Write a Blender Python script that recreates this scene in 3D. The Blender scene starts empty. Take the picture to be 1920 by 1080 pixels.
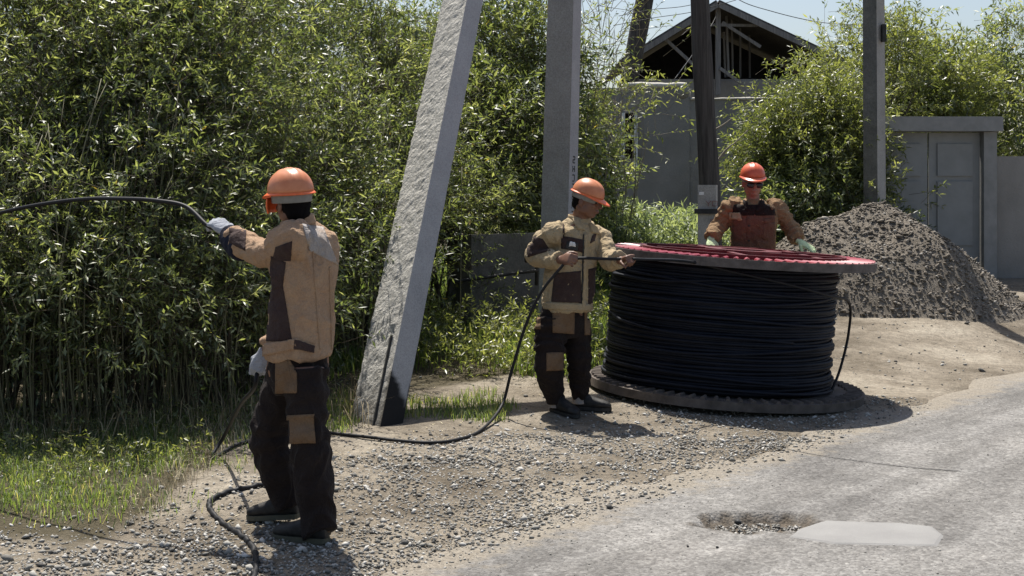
import bpy, math, random
import numpy as np
from mathutils import Vector, Matrix, noise
from mathutils.bvhtree import BVHTree
random.seed(7); RNG = np.random.default_rng(7)
sc = bpy.context.scene
C = sc.collection
R = math.radians
F = 2600.0; CAMH = 1.65; HY = 356.0
# ------------------------------------------------------------------ camera, world, sun
cam_d = bpy.data.cameras.new('camera'); cam = bpy.data.objects.new('camera', cam_d); C.objects.link(cam)
cam.location = (0, 0, CAMH); cam.rotation_euler = (R(90), 0, 0)
cam_d.sensor_width = 36; cam_d.lens = F/1920*36; cam_d.shift_y = -(540-HY)/1920
cam_d.clip_start = .1; cam_d.clip_end = 2000
sc.camera = cam
SUN_EL = 64.0
SDIR = Vector((.12, -.47, 0)).normalized()          # the way the light travels over the ground
w = bpy.data.worlds.new('World'); sc.world = w; w.use_nodes = True
nt = w.node_tree; bgn = nt.nodes['Background']
sky = nt.nodes.new('ShaderNodeTexSky'); sky.sky_type = 'NISHITA'; sky.sun_disc = False
sky.sun_elevation = R(SUN_EL)
src = -SDIR
sky.sun_rotation = math.atan2(src.x, src.y)
sky.air_density = 1.0; sky.dust_density = 2.3; sky.ozone_density = 1.0
nt.links.new(sky.outputs[0], bgn.inputs[0]); bgn.inputs[1].default_value = .088
sd = bpy.data.lights.new('sun', 'SUN'); so = bpy.data.objects.new('sun', sd); C.objects.link(so)
sd.energy = 5.0; sd.angle = R(.53); sd.color = (1, .955, .88)
ld = Vector((SDIR.x*math.cos(R(SUN_EL)), SDIR.y*math.cos(R(SUN_EL)), -math.sin(R(SUN_EL))))
so.rotation_euler = ld.to_track_quat('-Z', 'Y').to_euler()
sc.view_settings.view_transform = 'Standard'; sc.view_settings.look = 'None'
sc.view_settings.gamma = 1; sc.view_settings.exposure = 0.6
sc.render.engine = 'CYCLES'
sc.cycles.max_bounces = 6; sc.cycles.transparent_max_bounces = 6
sc.render.resolution_x = 1024; sc.render.resolution_y = 576

# ------------------------------------------------------------------ helpers
def P(px, py, D): return Vector(((px-960)*D/F, D, CAMH-(py-HY)*D/F))
def smooth(a, b, x):
    t = np.clip((x-a)/(b-a), 0, 1); return t*t*(3-2*t)
EO = np.array([-.73, 5.93]); ET = np.array([.623, .782]); EN = np.array([.782, -.623])   # road edge: origin, along, to the road side
def gz(x, y):
    x = np.asarray(x, float); y = np.asarray(y, float)
    u = (x-EO[0])*EN[0]+(y-EO[1])*EN[1]; wd = -u
    z = .04*np.clip(wd, 0, 3)
    z = z+.055*np.clip(y-11.6, 0, 9)*smooth(0, 1.6, wd)
    n = (np.sin(x*3.1+y*1.7)*.5+np.sin(x*1.3-y*2.9+1)*.5+np.sin(x*7.3+y*5.1)*.25+np.sin(x*6.1-y*8.3)*.2)
    z = z+.016*n*smooth(.05, .9, wd)
    z = z-.09*smooth(-.1, .25, u)
    # mound under the hedge
    return z
def gp(x, y): return float(gz(x, y))
def G(px, py, lift=0.0):
    D = 4.0
    for _ in range(6000):
        z = CAMH-(py-HY)*D/F
        if z <= gp((px-960)*D/F, D)+lift: break
        D += .01
    return Vector(((px-960)*D/F, D, gp((px-960)*D/F, D)+lift))

def rootloc(o):
    v = Vector((0, 0, 0))
    while o is not None: v += o.location; o = o.parent
    return v
def npmesh(name, verts, faces, mat=None, parent=None, smooth_=False, attrs=None, link=True, loc=None):
    """verts (n,3), faces (m,k) arrays or list of lists -> one object; verts are world coordinates"""
    verts = np.asarray(verts, dtype=np.float32).reshape(-1, 3)
    off = rootloc(parent) if parent is not None else (Vector(loc) if loc is not None else Vector((0, 0, 0)))
    verts = verts-np.array(off, dtype=np.float32)
    me = bpy.data.meshes.new(name)
    if isinstance(faces, np.ndarray):
        k = faces.shape[1]; m = len(faces)
        me.vertices.add(len(verts)); me.vertices.foreach_set('co', verts.ravel())
        me.loops.add(m*k); me.loops.foreach_set('vertex_index', faces.astype(np.int32).ravel())
        me.polygons.add(m); me.polygons.foreach_set('loop_start', np.arange(0, m*k, k, dtype=np.int32))
        me.polygons.foreach_set('loop_total', np.full(m, k, dtype=np.int32))
        me.update(calc_edges=True)
    else:
        me.from_pydata([tuple(v) for v in verts], [], faces); me.update()
    if smooth_: me.polygons.foreach_set('use_smooth', np.ones(len(me.polygons), dtype=bool))
    if attrs:
        for an, (dom, arr) in attrs.items():
            a = me.attributes.new(an, 'FLOAT', dom); a.data.foreach_set('value', np.asarray(arr, dtype=np.float32))
    me.validate()
    if mat:
        me.materials.append(mat)
    o = bpy.data.objects.new(name, me)
    if link: C.objects.link(o)
    if parent is not None: o.parent = parent
    elif loc is not None: o.location = loc
    return o
class MB:
    def __init__(s): s.v = []; s.f = []
    def add(s, v, f):
        b = len(s.v); s.v += [tuple(x) for x in v]; s.f += [[i+b for i in q] for q in f]
    def box(s, c, sx, sy, sz, rz=0, M=None):
        vs = []
        for dx, dy, dz in ((-1,-1,-1),(1,-1,-1),(1,1,-1),(-1,1,-1),(-1,-1,1),(1,-1,1),(1,1,1),(-1,1,1)):
            v = Vector((dx*sx/2, dy*sy/2, dz*sz/2))
            v = (M @ v) if M is not None else (Matrix.Rotation(rz, 3, 'Z') @ v)
            vs.append(v+Vector(c))
        s.add(vs, [[0,3,2,1],[4,5,6,7],[0,1,5,4],[1,2,6,5],[2,3,7,6],[3,0,4,7]])
    def bar(s, a, b, wu, wv, up=(0,0,1)):
        a = Vector(a); b = Vector(b); d = (b-a).normalized(); x = d.cross(Vector(up)).normalized(); y = x.cross(d)
        M = Matrix((x, d, y)).transposed()
        s.box((a+b)/2, wu, (b-a).length, wv, M=M)
    def tube(s, pts, rads, n=8, cap=True):
        pts = [Vector(p) for p in pts]
        if not hasattr(rads, '__len__'): rads = [rads]*len(pts)
        base = len(s.v); up = None
        for i, p in enumerate(pts):
            d = (pts[min(i+1, len(pts)-1)]-pts[max(i-1, 0)]).normalized()
            if up is None:
                up = d.orthogonal().normalized()
            up = (up-d*up.dot(d)).normalized(); q = d.cross(up)
            for k in range(n):
                a = 2*math.pi*k/n; s.v.append(tuple(p+(up*math.cos(a)+q*math.sin(a))*rads[i]))
        for i in range(len(pts)-1):
            for k in range(n):
                a = base+i*n+k; b = base+i*n+(k+1) % n
                s.f.append([a, b, b+n, a+n])
        if cap:
            s.f.append([base+k for k in range(n)][::-1]); s.f.append([base+(len(pts)-1)*n+k for k in range(n)])
    def loft(s, rings, n=20, pw=1.0):
        """rings: (centre, U, V) with U,V radius vectors"""
        base = len(s.v)
        for c, U, V in rings:
            for k in range(n):
                a = 2*math.pi*k/n; ca = math.cos(a); sa = math.sin(a)
                ca = math.copysign(abs(ca)**pw, ca); sa = math.copysign(abs(sa)**pw, sa)
                s.v.append(tuple(Vector(c)+Vector(U)*ca+Vector(V)*sa))
        for i in range(len(rings)-1):
            for k in range(n):
                a = base+i*n+k; b = base+i*n+(k+1) % n
                s.f.append([a, b, b+n, a+n])
        s.f.append([base+k for k in range(n)][::-1]); s.f.append([base+(len(rings)-1)*n+k for k in range(n)])
    def ell(s, c, U, V, W, nu=16, nv=10):
        c = Vector(c); U = Vector(U); V = Vector(V); W = Vector(W)
        base = len(s.v); s.v.append(tuple(c-W))
        for j in range(1, nv):
            t = math.pi*j/nv-math.pi/2
            for k in range(nu):
                a = 2*math.pi*k/nu
                s.v.append(tuple(c+W*math.sin(t)+(U*math.cos(a)+V*math.sin(a))*math.cos(t)))
        s.v.append(tuple(c+W)); top = len(s.v)-1
        for k in range(nu):
            k2 = (k+1) % nu
            s.f.append([base, base+1+k2, base+1+k])
            for j in range(nv-2):
                a = base+1+j*nu+k; b = base+1+j*nu+k2
                s.f.append([a, b, b+nu, a+nu])
            a = base+1+(nv-2)*nu
            s.f.append([a+k, a+k2, top])
    def build(s, name, mat, parent=None, smooth_=False, loc=None):
        return npmesh(name, np.array(s.v), s.f, mat, parent, smooth_, loc=loc)
def catmull(pts, m=8):
    pts = [Vector(p) for p in pts]; out = []
    for i in range(len(pts)-1):
        p0 = pts[max(i-1, 0)]; p1 = pts[i]; p2 = pts[i+1]; p3 = pts[min(i+2, len(pts)-1)]
        for j in range(m):
            t = j/m
            out.append(.5*((2*p1)+(p2-p0)*t+(2*p0-5*p1+4*p2-p3)*t*t+(3*p1-p0-3*p2+p3)*t**3))
    out.append(pts[-1]); return out
def lerpl(xs, t):
    n = len(xs)-1; x = t*n; i = min(int(x), n-1); f = x-i
    return xs[i]*(1-f)+xs[i+1]*f
def tag(o, label=None, cat=None, group=None, kind=None):
    if label: o['label'] = label
    if cat: o['category'] = cat
    if group: o['group'] = group
    if kind: o['kind'] = kind
    return o
def empty(name, loc, label, cat, group=None):
    o = bpy.data.objects.new(name, None); C.objects.link(o); o.location = loc; o.empty_display_size = .1
    return tag(o, label, cat, group)

# ------------------------------------------------------------------ materials
def newmat(name):
    m = bpy.data.materials.new(name); m.use_nodes = True
    n = m.node_tree.nodes; l = m.node_tree.links
    return m, n, l, n['Principled BSDF']
def ramp(n, stops, interp='LINEAR'):
    r = n.new('ShaderNodeValToRGB'); e = r.color_ramp.elements; r.color_ramp.interpolation = interp
    while len(e) < len(stops): e.new(.5)
    for k, (p, c) in enumerate(stops):
        e[k].position = p; e[k].color = (c[0], c[1], c[2], 1)
    return r
def noisen(n, l, co, scale, detail=4, rough=.6, dist=0):
    t = n.new('ShaderNodeTexNoise'); t.inputs['Scale'].default_value = scale; t.inputs['Detail'].default_value = detail
    t.inputs['Roughness'].default_value = rough; t.inputs['Distortion'].default_value = dist
    l.new(co, t.inputs['Vector']); return t
def mixc(n, l, a, b, f, mode='MIX'):
    m = n.new('ShaderNodeMix'); m.data_type = 'RGBA'; m.blend_type = mode
    for sck, val in ((m.inputs[6], a), (m.inputs[7], b), (m.inputs[0], f)):
        if hasattr(val, 'is_linked'): l.new(val, sck)
        elif isinstance(val, (int, float)): sck.default_value = val
        else: sck.default_value = (val[0], val[1], val[2], 1)
    return m.outputs[2]
def mat_simple(name, c1, c2, scale=20, rough=.8, bump=.3, bscale=None, bdist=.01, metal=0, detail=5, spec=.3, mid=(.35, .65)):
    m, n, l, b = newmat(name)
    tc = n.new('ShaderNodeTexCoord'); t = noisen(n, l, tc.outputs['Object'], scale, detail)
    r = ramp(n, [(mid[0], c1), (mid[1], c2)]); l.new(t.outputs[0], r.inputs[0]); l.new(r.outputs[0], b.inputs['Base Color'])
    b.inputs['Roughness'].default_value = rough; b.inputs['Metallic'].default_value = metal
    b.inputs['Specular IOR Level'].default_value = spec
    if bump:
        t2 = noisen(n, l, tc.outputs['Object'], bscale or scale*4, 6, .7)
        bp = n.new('ShaderNodeBump'); bp.inputs['Strength'].default_value = bump; bp.inputs['Distance'].default_value = bdist
        l.new(t2.outputs[0], bp.inputs['Height']); l.new(bp.outputs[0], b.inputs['Normal'])
    return m
def mat_leaf(name, stops, rough=.4, trans=.35, attr='rnd', spec=.5):
    m, n, l, b = newmat(name)
    a = n.new('ShaderNodeAttribute'); a.attribute_name = attr
    r = ramp(n, stops); l.new(a.outputs['Fac'], r.inputs[0])
    l.new(r.outputs[0], b.inputs['Base Color']); b.inputs['Roughness'].default_value = rough
    b.inputs['Specular IOR Level'].default_value = spec
    tr = n.new('ShaderNodeBsdfTranslucent')
    hs = mixc(n, l, r.outputs[0], (1.0, 1.0, .45), 1.0, 'MULTIPLY')
    hs2 = n.new('ShaderNodeVectorMath'); hs2.operation = 'SCALE'; hs2.inputs[3].default_value = 2.5
    l.new(hs, hs2.inputs[0]); l.new(hs2.outputs[0], tr.inputs[0])
    mx = n.new('ShaderNodeMixShader'); mx.inputs[0].default_value = trans
    l.new(b.outputs[0], mx.inputs[1]); l.new(tr.outputs[0], mx.inputs[2])
    l.new(mx.outputs[0], n['Material Output'].inputs[0]); return m
def mat_fabric(name, c, dust=(.3, .24, .17), damt=.25, rough=.9):
    m, n, l, b = newmat(name)
    tc = n.new('ShaderNodeTexCoord')
    t = noisen(n, l, tc.outputs['Object'], 9, 6, .65)
    r = ramp(n, [(.42, (0, 0, 0)), (.72, (1, 1, 1))]); l.new(t.outputs[0], r.inputs[0])
    mu = n.new('ShaderNodeMath'); mu.operation = 'MULTIPLY'; mu.inputs[1].default_value = damt; l.new(r.outputs[0], mu.inputs[0])
    col = mixc(n, l, c, dust, mu.outputs[0])
    t3 = noisen(n, l, tc.outputs['Object'], 160, 3, .6)
    r3 = ramp(n, [(.3, (.82, .82, .82)), (.7, (1.1, 1.1, 1.1))]); l.new(t3.outputs[0], r3.inputs[0])
    col = mixc(n, l, col, r3.outputs[0], 1.0, 'MULTIPLY')
    l.new(col, b.inputs['Base Color']); b.inputs['Roughness'].default_value = rough
    b.inputs['Specular IOR Level'].default_value = .15; b.inputs['Sheen Weight'].default_value = .03
    t2 = noisen(n, l, tc.outputs['Object'], 22, 4, .6, 1.2)
    bp = n.new('ShaderNodeBump'); bp.inputs['Strength'].default_value = .8; bp.inputs['Distance'].default_value = .02
    l.new(t2.outputs[0], bp.inputs['Height']); l.new(bp.outputs[0], b.inputs['Normal'])
    return m
def mat_plain(name, c, rough=.5, metal=0, spec=.5):
    m, n, l, b = newmat(name); tc = n.new('ShaderNodeTexCoord')
    t = noisen(n, l, tc.outputs['Object'], 30, 4)
    r = ramp(n, [(.3, tuple(x*.85 for x in c)), (.7, tuple(min(1, x*1.12) for x in c))]); l.new(t.outputs[0], r.inputs[0])
    l.new(r.outputs[0], b.inputs['Base Color'])
    b.inputs['Roughness'].default_value = rough; b.inputs['Metallic'].default_value = metal; b.inputs['Specular IOR Level'].default_value = spec
    return m

def mat_ground():
    m, n, l, b = newmat('dirt_verge'); tc = n.new('ShaderNodeTexCoord'); co = tc.outputs['Object']
    big = noisen(n, l, co, 1.1, 5, .6, .4); r1 = ramp(n, [(.35, (.14, .118, .09)), (.55, (.255, .222, .178)), (.7, (.35, .313, .257))]); l.new(big.outputs[0], r1.inputs[0])
    med = noisen(n, l, co, 14, 6, .75); r2 = ramp(n, [(.3, (.55, .53, .5)), (.5, (1, 1, 1)), (.72, (1.35, 1.33, 1.3))]); l.new(med.outputs[0], r2.inputs[0])
    col = mixc(n, l, r1.outputs[0], r2.outputs[0], .9, 'MULTIPLY')
    vor = n.new('ShaderNodeTexVoronoi'); vor.inputs['Scale'].default_value = 55; l.new(co, vor.inputs['Vector'])
    rv = ramp(n, [(0, (.75, .74, .72)), (1, (1.25, 1.24, 1.2))]); l.new(vor.outputs['Color'], rv.inputs[0])
    col = mixc(n, l, col, rv.outputs[0], .7, 'MULTIPLY')
    at = n.new('ShaderNodeAttribute'); at.attribute_name = 'veg'
    nz = noisen(n, l, co, 3, 5, .7)
    ad = n.new('ShaderNodeMath'); ad.operation = 'MULTIPLY_ADD'; ad.inputs[1].default_value = 1.0; l.new(at.outputs['Fac'], ad.inputs[0])
    sb = n.new('ShaderNodeMath'); sb.operation = 'SUBTRACT'; sb.inputs[1].default_value = .5; l.new(nz.outputs[0], sb.inputs[0]); l.new(sb.outputs[0], ad.inputs[2])
    rr = ramp(n, [(.35, (0, 0, 0)), (.75, (1, 1, 1))]); l.new(ad.outputs[0], rr.inputs[0])
    col = mixc(n, l, col, (.085, .072, .045), rr.outputs[0])
    l.new(col, b.inputs['Base Color']); b.inputs['Roughness'].default_value = .95; b.inputs['Specular IOR Level'].default_value = .15
    f1 = noisen(n, l, co, 40, 6, .8)
    b1 = n.new('ShaderNodeBump'); b1.inputs['Strength'].default_value = .8; b1.inputs['Distance'].default_value = .02; l.new(f1.outputs[0], b1.inputs['Height'])
    b2 = n.new('ShaderNodeBump'); b2.inputs['Strength'].default_value = .6; b2.inputs['Distance'].default_value = .012; b2.invert = True
    l.new(vor.outputs['Distance'], b2.inputs['Height']); l.new(b1.outputs[0], b2.inputs['Normal']); l.new(b2.outputs[0], b.inputs['Normal'])
    return m
def mat_road():
    m, n, l, b = newmat('worn_asphalt'); tc = n.new('ShaderNodeTexCoord'); co = tc.outputs['Object']
    big = noisen(n, l, co, .9, 6, .65, .6); r1 = ramp(n, [(.3, (.145, .141, .136)), (.5, (.205, .20, .192)), (.7, (.27, .262, .25))]); l.new(big.outputs[0], r1.inputs[0])
    # wheel streaks run along the road
    mp0 = n.new('ShaderNodeMapping'); mp0.inputs['Rotation'].default_value = (0, 0, R(-51.5)); l.new(co, mp0.inputs[0])
    mp = n.new('ShaderNodeMapping'); mp.inputs['Scale'].default_value = (.3, 2.4, 1); l.new(mp0.outputs[0], mp.inputs[0])
    st = noisen(n, l, mp.outputs[0], 1.3, 4, .6); rs = ramp(n, [(.35, (.68, .67, .66)), (.65, (1.18, 1.18, 1.18))]); l.new(st.outputs[0], rs.inputs[0])
    col = mixc(n, l, r1.outputs[0], rs.outputs[0], .9, 'MULTIPLY')
    vor = n.new('ShaderNodeTexVoronoi'); vor.inputs['Scale'].default_value = 70; l.new(co, vor.inputs['Vector'])
    rv = ramp(n, [(0, (.5, .49, .48)), (.6, (1.08, 1.07, 1.06)), (1, (1.5, 1.49, 1.46))]); l.new(vor.outputs['Color'], rv.inputs[0])
    col = mixc(n, l, col, rv.outputs[0], .75, 'MULTIPLY')
    fn = noisen(n, l, co, 26, 6, .8); rf = ramp(n, [(.36, (.60, .585, .57)), (.6, (1.2, 1.195, 1.18))]); l.new(fn.outputs[0], rf.inputs[0])
    col = mixc(n, l, col, rf.outputs[0], .8, 'MULTIPLY')
    ae = n.new('ShaderNodeAttribute'); ae.attribute_name = 'dirt'
    ne = noisen(n, l, co, 7, 6, .75); me_ = n.new('ShaderNodeMath'); me_.operation = 'ADD'; l.new(ne.outputs[0], me_.inputs[0]); l.new(ae.outputs['Fac'], me_.inputs[1])
    re_ = ramp(n, [(.78, (0, 0, 0)), (1.0, (1, 1, 1))]); l.new(me_.outputs[0], re_.inputs[0])
    nd = noisen(n, l, co, 60, 5, .8); rd_ = ramp(n, [(.35, (.13, .11, .085)), (.65, (.33, .295, .24))]); l.new(nd.outputs[0], rd_.inputs[0])
    col = mixc(n, l, col, rd_.outputs[0], re_.outputs[0])
    at = n.new('ShaderNodeAttribute'); at.attribute_name = 'hole'
    nh = noisen(n, l, co, 30, 5, .7); dr = ramp(n, [(.35, (.035, .03, .024)), (.6, (.13, .105, .078))]); l.new(nh.outputs[0], dr.inputs[0])
    col = mixc(n, l, col, dr.outputs[0], at.outputs['Fac'])
    l.new(col, b.inputs['Base Color']); b.inputs['Roughness'].default_value = .85; b.inputs['Specular IOR Level'].default_value = .25
    b1 = n.new('ShaderNodeBump'); b1.inputs['Strength'].default_value = .7; b1.inputs['Distance'].default_value = .007; l.new(vor.outputs['Distance'], b1.inputs['Height']); b1.invert = True
    b2 = n.new('ShaderNodeBump'); b2.inputs['Strength'].default_value = .6; b2.inputs['Distance'].default_value = .012; l.new(fn.outputs[0], b2.inputs['Height'])
    l.new(b1.outputs[0], b2.inputs['Normal']); l.new(b2.outputs[0], b.inputs['Normal'])
    return m
def mat_concrete(name, c1, c2, rough_bump=.5, dist=.01, scale=30, tar=None):
    m, n, l, b = newmat(name); tc = n.new('ShaderNodeTexCoord'); co = tc.outputs['Object']
    t = noisen(n, l, co, 3, 6, .7); r = ramp(n, [(.3, c1), (.7, c2)]); l.new(t.outputs[0], r.inputs[0])
    t1 = noisen(n, l, co, scale*2.5, 4, .6); r1 = ramp(n, [(.3, (.72, .72, .72)), (.65, (1.15, 1.15, 1.15))]); l.new(t1.outputs[0], r1.inputs[0])
    col = mixc(n, l, r.outputs[0], r1.outputs[0], .8, 'MULTIPLY')
    if tar:
        at = n.new('ShaderNodeAttribute'); at.attribute_name = 'tar'
        col = mixc(n, l, col, tar, at.outputs['Fac'])
    l.new(col, b.inputs['Base Color']); b.inputs['Roughness'].default_value = .92; b.inputs['Specular IOR Level'].default_value = .2
    t2 = noisen(n, l, co, scale, 5, .7)
    bp = n.new('ShaderNodeBump'); bp.inputs['Strength'].default_value = rough_bump; bp.inputs['Distance'].default_value = dist
    l.new(t2.outputs[0], bp.inputs['Height']); l.new(bp.outputs[0], b.inputs['Normal']); return m
def mat_wood(name, c1, c2):
    m, n, l, b = newmat(name); tc = n.new('ShaderNodeTexCoord')
    mp = n.new('ShaderNodeMapping'); mp.inputs['Scale'].default_value = (30, 30, 1.6); l.new(tc.outputs['Object'], mp.inputs[0])
    t = noisen(n, l, mp.outputs[0], 1, 6, .7, .3); r = ramp(n, [(.3, c1), (.7, c2)]); l.new(t.outputs[0], r.inputs[0])
    l.new(r.outputs[0], b.inputs['Base Color']); b.inputs['Roughness'].default_value = .9; b.inputs['Specular IOR Level'].default_value = .2
    bp = n.new('ShaderNodeBump'); bp.inputs['Strength'].default_value = .7; bp.inputs['Distance'].default_value = .012
    l.new(t.outputs[0], bp.inputs['Height']); l.new(bp.outputs[0], b.inputs['Normal']); return m
def mat_rnd(name, stops, rough=.85):
    m, n, l, b = newmat(name); a = n.new('ShaderNodeAttribute'); a.attribute_name = 'rnd'
    r = ramp(n, stops); l.new(a.outputs['Fac'], r.inputs[0])
    tc = n.new('ShaderNodeTexCoord'); t = noisen(n, l, tc.outputs['Object'], 80, 4); r1 = ramp(n, [(.3, (.8, .8, .8)), (.7, (1.15, 1.15, 1.15))]); l.new(t.outputs[0], r1.inputs[0])
    l.new(mixc(n, l, r.outputs[0], r1.outputs[0], 1.0, 'MULTIPLY'), b.inputs['Base Color'])
    b.inputs['Roughness'].default_value = rough; b.inputs['Specular IOR Level'].default_value = .25; return m

M_GROUND = mat_ground(); M_ROAD = mat_road()
M_PATCH = mat_simple('smooth_concrete_patch', (.215, .21, .203), (.255, .25, .24), 3, .85, .6, 90, .005)
M_STONE = mat_rnd('crushed_stone', [(0, (.09, .085, .078)), (.35, (.22, .21, .185)), (.75, (.36, .345, .31)), (1, (.55, .53, .49))])
M_HSTONE = mat_rnd('heap_stone', [(0, (.07, .06, .045)), (.5, (.17, .145, .115)), (.9, (.28, .25, .21)), (1, (.5, .47, .42))])
M_HEAP = mat_simple('gravel_heap_soil', (.13, .11, .085), (.26, .225, .18), 18, .95, .9, 60, .03)
M_LEAF = mat_leaf('willow_leaf', [(0, (.045, .062, .03)), (.3, (.09, .115, .052)), (.6, (.155, .18, .085)), (.85, (.235, .255, .14)), (.97, (.30, .31, .20)), (1, (.27, .21, .07))], .42, .42, spec=.85)
M_LEAFY = mat_leaf('yellow_green_leaf', [(0, (.06, .078, .03)), (.5, (.15, .17, .065)), (1, (.26, .27, .13))], .38, .40, spec=.7)
M_LEAFS = mat_leaf('silvery_weed_leaf', [(0, (.10, .13, .08)), (.5, (.22, .26, .17)), (1, (.36, .40, .30))], .42, .35)
M_GRASS = mat_leaf('grass_blade', [(0, (.06, .095, .028)), (.5, (.12, .165, .055)), (.8, (.18, .22, .09)), (1, (.36, .32, .18))], .5, .4)
M_STRAW = mat_rnd('dry_straw', [(0, (.20, .15, .09)), (.5, (.42, .35, .21)), (1, (.62, .55, .38))])
M_BARK = mat_wood('bark', (.045, .036, .026), (.13, .11, .08))
M_TWIG = mat_plain('pale_twig', (.22, .19, .14), .8)
M_POLEW = mat_wood('weathered_pole_wood', (.025, .022, .02), (.11, .10, .09))
M_CONC_R = mat_concrete('rough_aggregate_concrete', (.38, .365, .33), (.50, .48, .435), 1.0, .03, 24, (.10, .09, .075))
M_CONC_S = mat_concrete('smooth_cast_concrete', (.33, .325, .32), (.42, .41, .40), .3, .004, 40, (.018, .018, .018))
M_CONC_P = mat_concrete('grey_pole_concrete', (.30, .285, .26), (.42, .40, .37), .7, .008, 30)
M_CONC_L = mat_concrete('light_pole_concrete', (.34, .33, .34), (.45, .44, .44), .4, .006, 30)
M_CONC_D = mat_concrete('stained_shaded_concrete', (.09, .088, .08), (.20, .19, .17), .6, .01, 20)
M_WALL = mat_simple('grey_mud_plaster', (.22, .208, .19), (.285, .27, .25), 1.5, .95, .5, 30, .02)
M_WALLTOP = mat_simple('sunlit_wall_top', (.5, .47, .40), (.62, .59, .52), 6, .95, .4, 30, .01)
M_ROOF = mat_simple('weathered_roof_sheet', (.055, .052, .05), (.10, .095, .09), 8, .85, .3)
M_DARKIN = mat_simple('unlit_interior_dark', (.012, .012, .013), (.03, .028, .027), 5, .95, .2)  # near-black paints the unlit depth of attic, window and latch hole
M_TIMBER = mat_wood('grey_timber', (.12, .115, .11), (.26, .25, .24))
M_WHITE = mat_plain('white_painted_frame', (.7, .7, .68), .6)
M_GATE = mat_simple('grey_painted_sheet', (.22, .225, .22), (.26, .265, .26), 4, .6, .1, 40, .002)
M_GATEF = mat_simple('grey_plastered_beam', (.22, .22, .21), (.28, .275, .265), 6, .85, .3)
M_BLACK = mat_plain('black_rubber', (.012, .012, .013), .45)
M_CABLE = mat_plain('black_cable_sheath', (.010, .010, .012), .6, 0, .3)
M_WIND = mat_simple('dusty_black_cable', (.003, .005, .011), (.009, .011, .019), 5, .62, .2, 60, .002, spec=.22)
M_RED = mat_simple('faded_red_steel', (.23, .015, .028), (.36, .06, .075), 7, .38, .15, 60, .002, spec=.6)
M_REDD = mat_simple('dark_red_steel', (.07, .007, .010), (.13, .018, .022), 9, .5, .2)
M_RIM = mat_simple('dusty_steel_rim', (.075, .062, .056), (.14, .12, .11), 12, .7, .3, 60)
M_BROWNFL = mat_simple('dusty_brown_flange', (.075, .062, .053), (.15, .125, .107), 9, .85, .4, 60)
M_IRON = mat_simple('dark_iron', (.02, .02, .02), (.05, .048, .045), 20, .6, .2)
M_SKIN = mat_simple('tanned_skin', (.155, .075, .05), (.21, .11, .07), 12, .5, .2, 60, .002, spec=.4)
M_SKINC = mat_simple('sunburnt_skin', (.24, .12, .085), (.31, .165, .12), 12, .5, .2, 60, .002, spec=.4)
M_HAIR = mat_plain('black_hair', (.006, .005, .005), .9, 0, .1)
M_TAN = mat_fabric('tan_work_cloth', (.36, .235, .15), (.42, .32, .22), .4)
M_TANB = mat_fabric('light_khaki_work_cloth', (.40, .31, .19), (.45, .37, .26), .35)
M_TANC = mat_fabric('red_brown_work_cloth', (.15, .075, .052), (.24, .15, .10), .25)
M_SLEEVE = mat_fabric('tan_brown_sleeve_cloth', (.25, .155, .085), (.36, .27, .16), .3)
M_BROWN = mat_fabric('dark_brown_cloth', (.05, .032, .03), (.12, .09, .075), .3)
M_DKBR = mat_fabric('near_black_trouser_cloth', (.019, .0135, .0125), (.06, .045, .036), .22)
M_PATCHC = mat_fabric('pocket_tan_cloth', (.17, .105, .06), (.25, .18, .12), .4)
M_GREYC = mat_fabric('washed_grey_cloth', (.36, .33, .31), (.40, .30, .22), .7)
M_NAVY = mat_fabric('navy_glove_cuff', (.013, .015, .03), (.05, .05, .06), .2)
M_GLOVE = mat_fabric('grey_white_glove', (.36, .38, .42), (.2, .2, .22), .5)
M_GLOVEG = mat_fabric('pale_green_glove', (.60, .72, .42), (.5, .55, .35), .3)
M_HELM = mat_simple('faded_orange_helmet', (.52, .17, .07), (.64, .25, .12), 9, .4, .1, 80, .001, spec=.5)
M_HELMR = mat_simple('red_orange_helmet', (.58, .09, .035), (.68, .14, .06), 9, .35, .08, 80, .001, spec=.5)
M_RIMO = mat_plain('sunlit_orange_plastic', (.80, .14, .03), .4)  # brims painted brighter orange as if sunlit; the visor's own orange too
M_STRAP = mat_plain('grey_headband', (.22, .215, .20), .8)
M_LENS = mat_plain('dark_lens', (.01, .01, .012), .15)
M_SHOE = mat_simple('black_shoe', (.012, .012, .013), (.04, .037, .034), 20, .6, .3)
M_SOLE = mat_plain('worn_sole', (.08, .075, .05), .8)
M_PAPER = mat_plain('white_paper', (.75, .73, .70), .8)

# ------------------------------------------------------------------ ground and road
def grid_lines(lo, hi, fine_lo, fine_hi, fine, grow=1.35):
    a = list(np.arange(fine_lo, fine_hi+1e-6, fine)); s = fine; x = a[-1]
    while x < hi: s *= grow; x += s; a.append(min(x, hi))
    s = fine; x = a[0]
    while x > lo: s *= grow; x -= s; a.insert(0, max(x, lo))
    return np.array(a)
def sheet(xs, ys):
    X, Y = np.meshgrid(xs, ys); nx = len(xs); ny = len(ys)
    i = np.arange((ny-1)*(nx-1)); r = i//(nx-1); c = i % (nx-1); a = r*nx+c
    return X.ravel(), Y.ravel(), np.stack([a, a+1, a+nx+1, a+nx], 1)
def vegmask(x, y):
    u = (x-EO[0])*EN[0]+(y-EO[1])*EN[1]; wd = -u
    px = 960+F*x/np.maximum(y, .5); py = HY+F*(CAMH-gz(x, y))/np.maximum(y, .5)
    left = smooth(470, 330, px+(py-850)*1.1)*smooth(5.5, 7, y)      # grass below the hedge
    far = smooth(10.9, 12.0, y+.25*np.sin(x*4))*smooth(1.7, 3.0, wd)
    hedge = smooth(2.6, 3.2, wd)*smooth(8.5, 9.5, y)
    return np.clip(np.maximum(np.maximum(left, far), hedge), 0, 1)
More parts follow.
